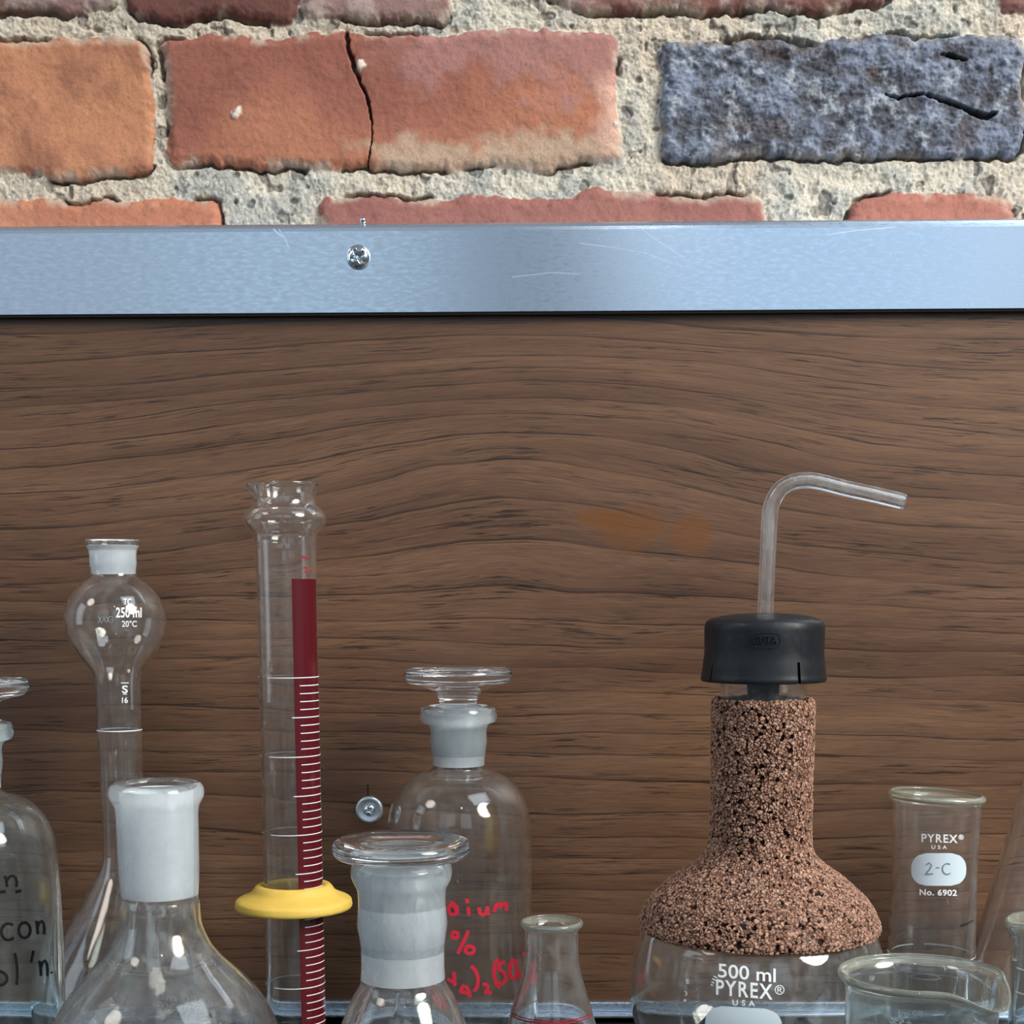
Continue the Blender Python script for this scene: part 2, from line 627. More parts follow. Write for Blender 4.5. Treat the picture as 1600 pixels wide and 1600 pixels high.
def patch(name, spot, rfun, x0, x1, y0, y1, rad, slope, material, parent, far=False):
    """A rounded rectangle printed on the glass."""
    nx, ny = 26, 16
    verts, faces = [], []
    for j in range(ny + 1):
        y = y0 + (y1 - y0) * j / ny
        dy = max(0.0, (y0 + rad) - y, y - (y1 - rad))
        ins = rad - math.sqrt(max(0.0, rad * rad - dy * dy))
        for i in range(nx + 1):
            x = x0 + ins + (x1 - x0 - 2 * ins) * i / nx
            verts.append(spot.hit(x, y + (x - (x0 + x1) / 2) * slope, rfun, far, 0.0001))
    for j in range(ny):
        for i in range(nx):
            k = j * (nx + 1) + i
            faces.append((k, k + 1, k + nx + 2, k + nx + 1))
    me = bpy.data.meshes.new(name); me.from_pydata(verts, [], faces)
    return link_mesh(name, me, material, parent)


def ring_band(bmv, r, z, h, a0, a1, lift=0.00012, tilt=0.0):
    """Band on a round wall; angles in degrees from the side facing the viewer, right positive."""
    verts, faces = bmv
    n_ = max(4, int(abs(a1 - a0) / 4))
    base = len(verts)
    for i in range(n_ + 1):
        a = math.radians(a0 + (a1 - a0) * i / n_)
        rr = r + lift
        x, y = rr * math.sin(a), -rr * math.cos(a)
        verts.append((x, y, z - h / 2)); verts.append((x, y, z + h / 2))
    for i in range(n_):
        k = base + 2 * i
        faces.append((k, k + 2, k + 3, k + 1))


def bands_obj(name, bmv, material, parent):
    me = bpy.data.meshes.new(name); me.from_pydata(bmv[0], [], bmv[1])
    return link_mesh(name, me, material, parent)


# ------------------------------------------------------------------ value noise for the modelled surfaces
def vnoise(x, y, seed=0):
    xi = np.floor(x).astype(np.int64); yi = np.floor(y).astype(np.int64)
    fx = x - xi; fy = y - yi
    fx = fx * fx * (3 - 2 * fx); fy = fy * fy * (3 - 2 * fy)
    def hsh(a, b_):
        k = (a * 374761393 + b_ * 668265263 + seed * 974634777) & 0xFFFFFFFF
        k = ((k ^ (k >> 13)) * 1274126177) & 0xFFFFFFFF
        return ((k ^ (k >> 16)) & 0xFFFFFF) / float(0xFFFFFF)
    return (hsh(xi, yi) * (1 - fx) + hsh(xi + 1, yi) * fx) * (1 - fy) + (hsh(xi, yi + 1) * (1 - fx) + hsh(xi + 1, yi + 1) * fx) * fy


def fbm(x, y, f, octv=4, seed=0, gain=0.5):
    s = 0; a = 1; tot = 0
    for k in range(octv):
        s = s + a * vnoise(x * f, y * f, seed + k * 17); tot += a
        a *= gain; f *= 2.03
    return s / tot


def sstep(a, b_, v):
    t = np.clip((v - a) / (b_ - a), 0, 1)
    return t * t * (3 - 2 * t)


# ------------------------------------------------------------------ brick wall
WY = 0.800


def wall_xz(px, py):
    p = at(px, py, WY)
    return p.x, p.z


xa, _ = wall_xz(-30, 200); xb, _ = wall_xz(1630, 200)
_, zt = wall_xz(800, -30); _, zb = wall_xz(800, 375)
xs = np.concatenate([np.linspace(-1.3, xa, 70, endpoint=False), np.arange(xa, xb, 0.00046), np.linspace(xb, 1.3, 70)])
zs = np.concatenate([np.linspace(-0.25, zb, 60, endpoint=False), np.arange(zb, zt, 0.00046), np.linspace(zt, 1.15, 60)])
GX, GZ = np.meshgrid(xs, zs)
S = 0.8 * 1.0 / F * 1.0

# bricks: x0, x1, y0(top), y1(bottom) in pixels, colours: main, second, patch; kind
BR = [
    (-420, 186, -170, 26, (120, 72, 64), (150, 112, 104), 'smear'),
    (198, 470, -170, 30, (112, 58, 46), (104, 50, 42), 'plain'),
    (474, 705, -170, 30, (134, 84, 76), (150, 112, 104), 'smear'),
    (866, 1378, -170, 16, (120, 68, 56), (150, 96, 84), 'smear'),
    (1545, 2100, -170, 22, (140, 84, 74), (120, 70, 60), 'plain'),
    (-420, 238, 66, 280, (196, 122, 70), (160, 92, 56), 'orange'),
    (258, 968, 52, 262, (168, 90, 58), (184, 106, 66), 'red'),
    (1029, 1592, 60, 248, (104, 112, 126), (66, 70, 80), 'blue'),
    (1618, 2200, 70, 250, (104, 112, 126), (66, 70, 80), 'blue'),
    (-420, 344, 317, 520, (196, 116, 70), (182, 100, 60), 'orange'),
    (492, 1196, 304, 520, (158, 92, 78), (150, 84, 72), 'plain'),
    (1332, 1582, 306, 520, (174, 98, 74), (164, 92, 72), 'plain'),
    (1600, 2200, 312, 520, (170, 100, 78), (150, 84, 70), 'plain'),
]
bricks = []
for (x0, x1, y0, y1, c1, c2, kind) in BR:
    X0, _ = wall_xz(x0, 200); X1, _ = wall_xz(x1, 200)
    cxp = min(max((x0 + x1) / 2, 0), 1600)
    _, Z1 = wall_xz(cxp, y0); _, Z0 = wall_xz(cxp, y1)
    bricks.append((X0, X1, Z0, Z1, c1, c2, kind))
# rows that carry on past the picture
random.seed(3)
PAL = [((168, 90, 58), (184, 106, 66), 'plain'), ((196, 122, 70), (160, 92, 56), 'orange'), ((120, 68, 56), (150, 96, 84), 'smear'), ((104, 112, 126), (66, 70, 80), 'blue')]
zr = [b_[2] for b_ in bricks]
for k in range(-9, 12):
    zc = bricks[6][2] + k * 0.0835
    x = -1.5 + (0.12 if k % 2 else 0.0)
    while x < 1.5:
        w = 0.232
        c1, c2, kind = random.choice(PAL)
        inside = (x + w > bricks[0][0] and x < bricks[4][1] and zc + 0.02 < bricks[1][3] and zc + 0.05 > bricks[9][2])
        if k in (-1, 0, 1) and inside:
            x += w + 0.014; continue
        bricks.append((x, x + w, zc, zc + 0.069, c1, c2, kind))
        x += w + 0.014

wx = GX + (fbm(GX, GZ, 38, 4, 1) - 0.5) * 0.010 + (fbm(GX, GZ, 260, 3, 2) - 0.5) * 0.003
wz = GZ + (fbm(GX, GZ, 38, 4, 5) - 0.5) * 0.010 + (fbm(GX, GZ, 260, 3, 6) - 0.5) * 0.003
lin = lambda c: np.array(srgb(*c))
n_lo = fbm(GX, GZ, 22, 3, 11); n_mid = fbm(GX, GZ, 90, 4, 12); n_hi = fbm(GX, GZ, 420, 3, 13); n_vh = fbm(GX, GZ, 1100, 2, 14)
# mortar
mA, mB, mC = lin((208, 200, 180)), lin((176, 176, 166)), lin((206, 182, 152))
col = mA[None, None] * (1 - sstep(0.42, 0.62, n_mid)[..., None]) + mB[None, None] * sstep(0.42, 0.62, n_mid)[..., None]
warm = sstep(0.48, 0.62, fbm(GX, GZ, 12, 3, 21))[..., None] * 0.55
col = col * (1 - warm) + mC[None, None] * warm
speck = sstep(0.66, 0.76, n_hi)[..., None]
col = col * (1 - speck * 0.6) + lin((90, 92, 92))[None, None] * speck * 0.6
light = sstep(0.62, 0.74, fbm(GX, GZ, 700, 2, 23))[..., None]
col = col * (1 - light * 0.5) + lin((232, 226, 208))[None, None] * light * 0.5
pit = sstep(0.70, 0.74, fbm(GX, GZ, 150, 2, 24))[..., None]
col = col * (1 - pit * 0.5) + lin((60, 62, 64))[None, None] * pit * 0.5
H = (n_mid - 0.5) * 0.0045 + (n_hi - 0.5) * 0.0017 + (n_vh - 0.5) * 0.0008 - pit[..., 0] * 0.0012
near = np.full(GX.shape, 9.0)
for (X0, X1, Z0, Z1, c1, c2, kind) in bricks:
    sel = (GX > X0 - 0.012) & (GX < X1 + 0.012) & (GZ > Z0 - 0.012) & (GZ < Z1 + 0.012)
    if not sel.any():
        continue
    x = wx[sel]; z = wz[sel]
    rd = 0.006
    qx = np.abs(x - (X0 + X1) / 2) - (X1 - X0) / 2 + rd
    qz = np.abs(z - (Z0 + Z1) / 2) - (Z1 - Z0) / 2 + rd
    d = np.hypot(np.maximum(qx, 0), np.maximum(qz, 0)) + np.minimum(np.maximum(qx, qz), 0) - rd
    m = sstep(0.0006, -0.0006, d)
    lo, mi, hi, vh = n_lo[sel], n_mid[sel], n_hi[sel], n_vh[sel]
    gx, gz = GX[sel], GZ[sel]
    u = (gx - X0) / (X1 - X0); v = (gz - Z0) / (Z1 - Z0)
    C1, C2 = lin(c1), lin(c2)
    f = sstep(0.35, 0.65, lo * 0.6 + mi * 0.4)[:, None]
    cc = C1 * (1 - f) + C2 * f
    face = 0.0030 + (lo - 0.5) * 0.0030 + (mi - 0.5) * 0.0012 + (hi - 0.5) * 0.0005
    if kind == 'red':
        g = sstep(0.25, 0.75, (1 - v) * 0.75 + (u - 0.3) * 0.35 + (lo - 0.5) * 0.8)[:, None]
        cc = lin((152, 78, 54)) * (1 - g) + lin((182, 104, 62)) * g
        mv = (sstep(0.52, 0.8, v + (mi - 0.5) * 0.7 + (lo - .5) * .4) * sstep(0.42, 0.62, u + (mi - .5) * .2))[:, None] * 0.85
        cc = cc * (1 - mv) + lin((170, 112, 102)) * mv
        sm = (sstep(0.30, 0.10, v + (mi - 0.5) * 0.4) * sstep(0.36, 0.48, u + (mi - .5) * .3))[:, None] * 0.8
        cc = cc * (1 - sm) + lin((196, 168, 138)) * sm
        pk = (sstep(0.93, 0.97, u + (mi - .5) * .06) * sstep(0.75, 0.55, v))[:, None] * 0.8
        cc = cc * (1 - pk) + lin((216, 166, 142)) * pk
        # the crack
        path = [(541, 52), (546, 80), (556, 112), (563, 132), (574, 152), (580, 178), (582, 205), (580, 232), (573, 262)]
        PX = [wall_xz(a_, b_)[0] for a_, b_ in path]; PZ = [wall_xz(a_, b_)[1] for a_, b_ in path]
        cx_ = np.interp(-gz, [-q for q in PZ], PX)
        wd = np.interp(-gz, [-q for q in PZ], [.0013, .0013, .0015, .0009, .001, .0008, .0004, .0003, .0006])
        dd = np.abs(gx - cx_ + (hi - .5) * 0.0015)
        ck = sstep(wd * 1.1, wd * 0.4, dd)
        face = face - ck * 0.005
        cc = cc * (1 - ck[:, None] * 0.75) + lin((70, 38, 24)) * ck[:, None] * 0.75
        for (wxp, wyp, wr) in ((373, 180, 9), (566, 107, 8), (960, 195, 6)):
            a_, b_ = wall_xz(wxp, wyp)
            dd = np.hypot(gx - a_, gz - b_) + (hi - .5) * 0.004
            sp = sstep(wr * 0.00033 * 1.2, wr * 0.00033 * 0.4, dd)
            face = face + sp * 0.0015
            cc = cc * (1 - sp[:, None]) + lin((238, 222, 206)) * sp[:, None]
    elif kind == 'orange':
        g = sstep(0.4, 0.62, mi * 0.5 + lo * 0.5)[:, None]
        cc = C1 * (1 - g * 0.8) + C2 * g * 0.8
        face = face + (lo - 0.5) * 0.003
    elif kind == 'blue':
        bl = fbm(gx, gz * 1.6, 60, 5, 41, 0.62)
        b2 = fbm(gx, gz, 240, 4, 42, 0.65)
        g = sstep(0.38, 0.64, bl * 0.6 + b2 * 0.4)[:, None]
        cc = lin((70, 74, 84)) * (1 - g) + lin((118, 132, 156)) * g
        wt = sstep(0.52, 0.74, b2 * 0.6 + mi * 0.4)[:, None] * 0.6
        cc = cc * (1 - wt) + lin((184, 192, 200)) * wt
        br = sstep(0.50, 0.64, fbm(gx, gz, 45, 3, 43))[:, None] * 0.5
        cc = cc * (1 - br) + lin((92, 74, 66)) * br
        face = face + (b2 - 0.5) * 0.0030 + (bl - 0.5) * 0.006
        if X0 < 0.2:
            for path, wds in (([(1380, 150), (1400, 157), (1412, 153), (1440, 150), (1470, 160), (1500, 170), (1515, 178), (1540, 186), (1556, 178)], [.0005, .001, .0006, .0008, .0014, .0012, .0016, .0022, .0006]),
                              ([(1466, 86), (1486, 91), (1510, 96)], [.0005, .0013, .0005])):
                PX = [wall_xz(a_, b_)[0] for a_, b_ in path]; PZ = [wall_xz(a_, b_)[1] for a_, b_ in path]
                cz_ = np.interp(gx, PX, PZ); wd = np.interp(gx, PX, wds, left=1e-6, right=1e-6)
                dd = np.abs(gz - cz_ + (hi - .5) * 0.0015)
                ck = sstep(wd * 1.15, wd * 0.45, dd) * ((gx > PX[0]) & (gx < PX[-1]))
                face = face - ck * 0.006
                cc = cc * (1 - ck[:, None] * 0.85) + lin((24, 20, 20)) * ck[:, None] * 0.85
    elif kind == 'smear':
        g = sstep(0.5, 0.62, mi * 0.6 + fbm(gx, gz, 55, 3, 51) * 0.4)[:, None] * 0.55
        cc = cc * (1 - g) + lin((188, 166, 158)) * g
    # small dark pits and pale grit in the brick
    pt = sstep(0.70, 0.76, fbm(gx, gz, 330, 2, 61))[:, None] * 0.22
    cc = cc * (1 - pt) + cc * 0.35 * pt
    # mortar smeared over the edges
    sme = (sstep(-0.0055, -0.0005, d) * sstep(0.50, 0.60, fbm(gx, gz, 70, 4, 71)))[:, None] * (0.75 if kind != 'blue' else 0.35)
    cc = cc * (1 - sme) + lin((190, 172, 150)) * sme
    edge = sstep(-0.006, 0.0, d)
    hh = face - edge * edge * 0.0022
    base_h = H[sel]
    # an open joint under and beside some bricks
    gv = np.exp(-((d - 0.0004) / 0.0009) ** 2) * sstep(0.46, 0.54, fbm(gx, gz, 26, 3, 81) + 0.10 * (v < 0.1) - 0.06 * (v > 0.9))
    H[sel] = base_h * (1 - m) + hh * m - gv * 0.0055
    cm = col[sel] * (1 - m[:, None]) + cc * m[:, None]
    col[sel] = cm * (1 - gv[:, None] * 0.25) + lin((60, 46, 38)) * gv[:, None] * 0.25

nz, nx = GX.shape
verts = np.empty((nz * nx, 3), np.float32)
verts[:, 0] = GX.ravel(); verts[:, 1] = WY - H.ravel(); verts[:, 2] = GZ.ravel()
ii = np.arange((nz - 1) * (nx - 1)); rr_ = ii // (nx - 1); cc_ = ii % (nx - 1)
k = rr_ * nx + cc_
quads = np.stack([k, k + 1, k + nx + 1, k + nx], 1).astype(np.int32)
me = bpy.data.meshes.new('wall_back')
me.vertices.add(len(verts)); me.vertices.foreach_set('co', verts.ravel())
me.loops.add(quads.size); me.loops.foreach_set('vertex_index', quads.ravel())
me.polygons.add(len(quads)); me.polygons.foreach_set('loop_start', np.arange(0, quads.size, 4, dtype=np.int32))
me.update(calc_edges=True)
ca = me.color_attributes.new('tone', 'FLOAT_COLOR', 'POINT')
rgba = np.ones((nz * nx, 4), np.float32); rgba[:, :3] = np.clip(col.reshape(-1, 3), 0, 1)
ca.data.foreach_set('color', rgba.ravel())
me.polygons.foreach_set('use_smooth', np.ones(len(quads), bool))
wall = link_mesh('wall_back', me, M_BRICK, None, smooth=False)
wall['kind'] = 'structure'
wall['label'] = 'old brick wall of orange, red and blue-grey bricks with rough pale mortar'
del verts, quads, rgba, col, H, wx, wz

# the room's floor, one metre below the shelf, and nothing else of it comes near
bm = bmesh.new(); box_bm(bm, -3.0, 3.0, -3.0, WY, -1.02, -1.0)
me = bpy.data.meshes.new('floor'); bm.to_mesh(me); bm.free()
fl = link_mesh('floor', me, make_plain('grey_floor', (0.20, 0.19, 0.18), 0.5), None, smooth=False)
fl['kind'] = 'structure'

# ------------------------------------------------------------------ framed wood panel
BY = 0.776          # face of the panel
RY = 0.770          # face of the aluminium rail
board = thing('framed_panel', 'dark brown wood-grain panel framed by brushed aluminium rails, fixed to the brick wall', 'panel', (0, 0, 0))
z_rt = at(800, 345, RY).z
z_rb = at(800, 486.5, RY).z
z_lt = at(800, 1568, RY).z
z_lm = at(800, 1583, RY).z
z_lb = at(800, 1590, RY).z

bm = bmesh.new()
box_bm(bm, -1.2, 1.2, BY, WY - 0.006, 0.002, z_rt - 0.004)
me = bpy.data.meshes.new('wood_board'); bm.to_mesh(me); bm.free()

M_WOOD, n, l, out = mat('walnut_laminate')
b = P(n, Roughness=0.36, Specular_IOR_Level=0.45)
tc = n.new('ShaderNodeTexCoord')
sp = n.new('ShaderNodeSeparateXYZ'); l.new(tc.outputs['Object'], sp.inputs[0])
X_, Z_ = sp.outputs['X'], sp.outputs['Z']
p0 = at(790, 700, BY)
gx_ = math_node(n, l, 'DIVIDE', math_node(n, l, 'SUBTRACT', X_, p0.x), 0.155)
gz_ = math_node(n, l, 'DIVIDE', math_node(n, l, 'SUBTRACT', Z_, p0.z), 0.062)
ex = math_node(n, l, 'EXPONENT', math_node(n, l, 'MULTIPLY', math_node(n, l, 'POWER', math_node(n, l, 'ABSOLUTE', gx_), 1.7), -1.0))
ez = math_node(n, l, 'EXPONENT', math_node(n, l, 'MULTIPLY', math_node(n, l, 'MULTIPLY', gz_, gz_), -1.0))
hump = math_node(n, l, 'MULTIPLY', math_node(n, l, 'MULTIPLY', ex, ez), 0.034)
cb = n.new('ShaderNodeCombineXYZ')
l.new(math_node(n, l, 'MULTIPLY', X_, 5.0), cb.inputs[0]); l.new(math_node(n, l, 'MULTIPLY', Z_, 22.0), cb.inputs[2])
wob = noise_node(n, l, cb.outputs[0], 1.0, 2.0)
cb = n.new('ShaderNodeCombineXYZ')
l.new(math_node(n, l, 'MULTIPLY', X_, 30.0), cb.inputs[0]); l.new(math_node(n, l, 'MULTIPLY', Z_, 90.0), cb.inputs[2])
wob2 = noise_node(n, l, cb.outputs[0], 1.0, 2.0)
zz = math_node(n, l, 'ADD', math_node(n, l, 'SUBTRACT', Z_, hump), math_node(n, l, 'ADD', math_node(n, l, 'MULTIPLY', wob, 0.012), math_node(n, l, 'MULTIPLY', wob2, 0.0016)))


def grain(sx, sz, detail=3.0, rough=0.55, off=0.0):
    c_ = n.new('ShaderNodeCombineXYZ')
    l.new(math_node(n, l, 'MULTIPLY', X_, sx), c_.inputs[0])
    c_.inputs[1].default_value = off
    l.new(math_node(n, l, 'MULTIPLY', zz, sz), c_.inputs[2])
    return noise_node(n, l, c_.outputs[0], 1.0, detail, rough)


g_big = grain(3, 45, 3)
g_mid = grain(14, 260, 4, 0.6, 3.1)
g_fine = grain(70, 2200, 3, 0.7, 7.7)
g_dash = grain(45, 1250, 3, 0.6, 12.3)
g_gate = grain(16, 120, 2, 0.5, 20.1)
bandv = math_node(n, l, 'ADD', math_node(n, l, 'MULTIPLY', zz, 88.0), math_node(n, l, 'MULTIPLY', grain(1.5, 16, 2, 0.5, 30.0), 3.0))
fr = math_node(n, l, 'FRACT', bandv)
line = maprange(n, l, fr, 0.0, 0.085, 1.0, 0.0)
line2 = maprange(n, l, math_node(n, l, 'FRACT', math_node(n, l, 'MULTIPLY', bandv, 2.37)), 0.0, 0.10, 0.8, 0.0)
shade = maprange(n, l, fr, 0.0, 1.0, 0.0, 0.22)
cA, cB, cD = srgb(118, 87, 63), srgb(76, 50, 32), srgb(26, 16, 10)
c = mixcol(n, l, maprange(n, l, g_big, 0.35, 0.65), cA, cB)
c = mixcol(n, l, maprange(n, l, g_mid, 0.38, 0.68, 0.0, 0.6), c, srgb(92, 66, 50))
c = mixcol(n, l, shade, c, srgb(146, 108, 80))
c = mixcol(n, l, maprange(n, l, g_fine, 0.42, 0.75, 0.0, 0.55), c, srgb(66, 46, 36))
c = mixcol(n, l, maprange(n, l, g_fine, 0.42, 0.25, 0.0, 0.30), c, srgb(146, 110, 82))
ln = math_node(n, l, 'MULTIPLY', line, maprange(n, l, g_gate, 0.34, 0.54, 0.2, 0.95))
c = mixcol(n, l, ln, c, cD)
ln2 = math_node(n, l, 'MULTIPLY', line2, maprange(n, l, g_gate, 0.44, 0.60, 0.0, 0.85))
c = mixcol(n, l, ln2, c, cD)
ds = math_node(n, l, 'MULTIPLY', maprange(n, l, g_dash, 0.56, 0.64, 0.0, 0.8), maprange(n, l, g_gate, 0.40, 0.60, 0.1, 1.0))
c = mixcol(n, l, ds, c, cD)
# two amber stains on the laminate
stn = noise_node(n, l, tc.outputs['Object'], 70.0, 4.0)
for (sxp, syp, sw, sh, tri) in ((985, 828, 0.0150, 0.0120, 0.9), (940, 808, 0.0120, 0.0045, 0.0), (1080, 836, 0.0105, 0.0095, 0.0)):
    q = at(sxp, syp, BY)
    dx = math_node(n, l, 'DIVIDE', math_node(n, l, 'SUBTRACT', X_, q.x), sw)
    dz = math_node(n, l, 'DIVIDE', math_node(n, l, 'SUBTRACT', Z_, q.z), sh)
    dx = math_node(n, l, 'MULTIPLY', dx, math_node(n, l, 'ADD', 1.0, math_node(n, l, 'MULTIPLY', math_node(n, l, 'MULTIPLY', dz, -1.0), tri * 0.6)))
    r2 = math_node(n, l, 'ADD', math_node(n, l, 'MULTIPLY', dx, dx), math_node(n, l, 'MULTIPLY', dz, dz))
    r2 = math_node(n, l, 'ADD', r2, math_node(n, l, 'MULTIPLY', math_node(n, l, 'SUBTRACT', stn, 0.5), 1.8))
    c = mixcol(n, l, math_node(n, l, 'MULTIPLY', maprange(n, l, r2, 1.35, 0.55, 0.0, 0.75), maprange(n, l, g_mid, 0.35, 0.65, 1.0, 0.55)), c, srgb(112, 66, 20))
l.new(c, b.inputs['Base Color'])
bp = n.new('ShaderNodeBump'); bp.inputs['Strength'].default_value = 0.15; bp.inputs['Distance'].default_value = 0.0003
l.new(g_dash, bp.inputs['Height']); bp.invert = True
l.new(bp.outputs[0], b.inputs['Normal'])
l.new(b.outputs[0], out.inputs['Surface'])
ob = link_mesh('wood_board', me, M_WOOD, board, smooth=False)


def bevel_box(name, x0, x1, y0, y1, z0, z1, bev, seg, material, parent, cond=None):
    bm = bmesh.new()
    box_bm(bm, x0, x1, y0, y1, z0, z1)
    ed = [e_ for e_ in bm.edges if cond is None or cond((e_.verts[0].co + e_.verts[1].co) / 2, e_)]
    bmesh.ops.bevel(bm, geom=ed, offset=bev, segments=seg, affect='EDGES', profile=0.5)
    me = bpy.data.meshes.new(name); bm.to_mesh(me); bm.free()
    o = link_mesh(name, me, material, parent, smooth=False)
    return o


top_rail = bevel_box('metal_rail', -1.2, 1.2, RY, WY - 0.004, z_rb, z_rt, 0.0042, 4, M_ALU, board,
                     lambda c_, e_: abs(e_.verts[0].co.x - e_.verts[1].co.x) > 1 and c_.y < RY + 0.001 and c_.z > z_rb + 0.01)
top_rail['label'] = 'brushed aluminium top rail'
bevel_box('rail_shadow_strip', -1.2, 1.2, RY + 0.001, BY + 0.001, z_rb - 0.0012, z_rb + 0.001, 0.0001, 1, M_DARK, board)  # solid near-black strip drawn as the shade under the rail
low_rail = bevel_box('metal_rail', -1.2, 1.2, RY + 0.003, BY + 0.002, z_lm, z_lt, 0.0006, 2, M_ALU, board)
low_rail['label'] = 'thin aluminium bottom rail'
bevel_box('rail_lip', -1.2, 1.2, RY - 0.0015, RY + 0.004, z_lb, z_lm, 0.0010, 3, M_ALU, low_rail)


# pan head screw on the top rail
def screw_head(name, px, py, Y, hwpx, hpx, material, parent, recess=True, zflat=0.0):
    p = at(px, py, Y)
    s = depth(p) / F
    R_ = hwpx * s; hgt = hpx * s
    prof = []
    for i in range(15):
        a = math.pi / 2 * i / 14
        prof.append((R_ * math.sin(a), hgt * math.cos(a)))
    prof.append((R_, -0.0006)); prof.append((0.0, -0.0006))
    o = lathe(name, prof, 72, material, parent)
    me = o.data
    # cross recess pressed into the dome
    for v in me.vertices:
        if v.co.z > hgt * 0.25:
            a = math.radians(32)
            u = v.co.x * math.cos(a) + v.co.y * math.sin(a); w = -v.co.x * math.sin(a) + v.co.y * math.cos(a)
            arm = min(max(abs(u), abs(w)) / (R_ * 0.55), 1.5); thin = min(abs(u), abs(w)) / (R_ * 0.16)
            if arm < 1.0 and thin < 1.0:
                v.co.z -= hgt * 0.75 * (1 - arm * 0.6) * (1 - thin * 0.5)
    o.rotation_euler = (math.pi / 2, 0, 0)
    o.location = p
    return o


sh = screw_head('screw', 560, 402, RY, 19, 12, M_STEEL, top_rail)
sh['label'] = 'domed shiny cross-head screw'
# small shiny bead caught on the rail's top edge
p = at(567, 344.5, RY + 0.0025)
bm = bmesh.new(); bmesh.ops.create_uvsphere(bm, u_segments=24, v_segments=16, radius=0.0016)
me = bpy.data.meshes.new('bead'); bm.to_mesh(me); bm.free()
o = link_mesh('bead', me, M_STEEL, top_rail); o.location = p
o['label'] = 'tiny bright bead on the top edge'

M_SCR = make_plain('bright_scratch', (0.85, 0.92, 1.0), 0.3, metallic=1.0)
for L_, R_s in ribbons([(1.6, [(1000, 356), (1030, 378), (1068, 402)]), (1.2, [(905, 380), (960, 387), (1010, 396), (1050, 412)]), (1.2, [(1290, 367), (1340, 360), (1400, 355)]), (2.2, [(427, 358), (434, 364), (441, 370)]), (1.4, [(436, 358), (446, 374), (451, 386)]), (1.0, [(800, 433), (860, 426), (905, 428)])], 1.2):
    vv = []
    for a_, b_ in zip(L_, R_s):
        for q_ in (a_, b_):
            w_ = at(q_[0], q_[1], RY - 0.00006); vv.append((w_.x, w_.y, w_.z))
    ff = [(2 * i, 2 * i + 1, 2 * i + 3, 2 * i + 2) for i in range(len(L_) - 1)]
    me = bpy.data.meshes.new('scratch'); me.from_pydata(vv, [], ff)
    link_mesh('scratch', me, M_SCR, top_rail)['label'] = 'fine bright scratch'

# screw with washer in the panel
p = at(577.5, 1265, BY)
s = depth(p) / F
R_ = 21.5 * s
w = lathe('washer', spline([(0.0, 0.0022), (R_ * 0.35, 0.0024), (R_ * 0.45, 0.0012), (R_ * 0.62, 0.0016), (R_ * 0.85, 0.0021), (R_ * 0.97, 0.0016), (R_, 0.0006), (R_, -0.0004), (0, -0.0004)], 5), 72, M_WASHER, board)
w.rotation_euler = (math.pi / 2, 0, 0); w.location = p
w['label'] = 'grey round washer under the screw'
s2 = screw_head('screw', 577.5, 1265, BY - 0.0012, 9.5, 7, M_STEEL, board)
s2['label'] = 'small bright cross-head screw in the washer'
q = at(575, 1236, BY)
bevel_box('scratch', q.x - 0.0004, q.x + 0.0004, BY - 0.0002, BY + 0.0005, q.z - 0.0035, q.z + 0.0035, 0.0001, 1, M_DARK, board)['label'] = 'short dark scratch above the washer'

# ------------------------------------------------------------------ shelf
shelf = bevel_box('shelf', -1.2, 1.2, 0.36, WY - 0.01, -0.022, 0.0, 0.002, 2, M_SHELF, None)
shelf['label'] = 'black shelf running along the foot of the wood-grain panel'
shelf['category'] = 'shelf'

# ------------------------------------------------------------------ stoppered bottles


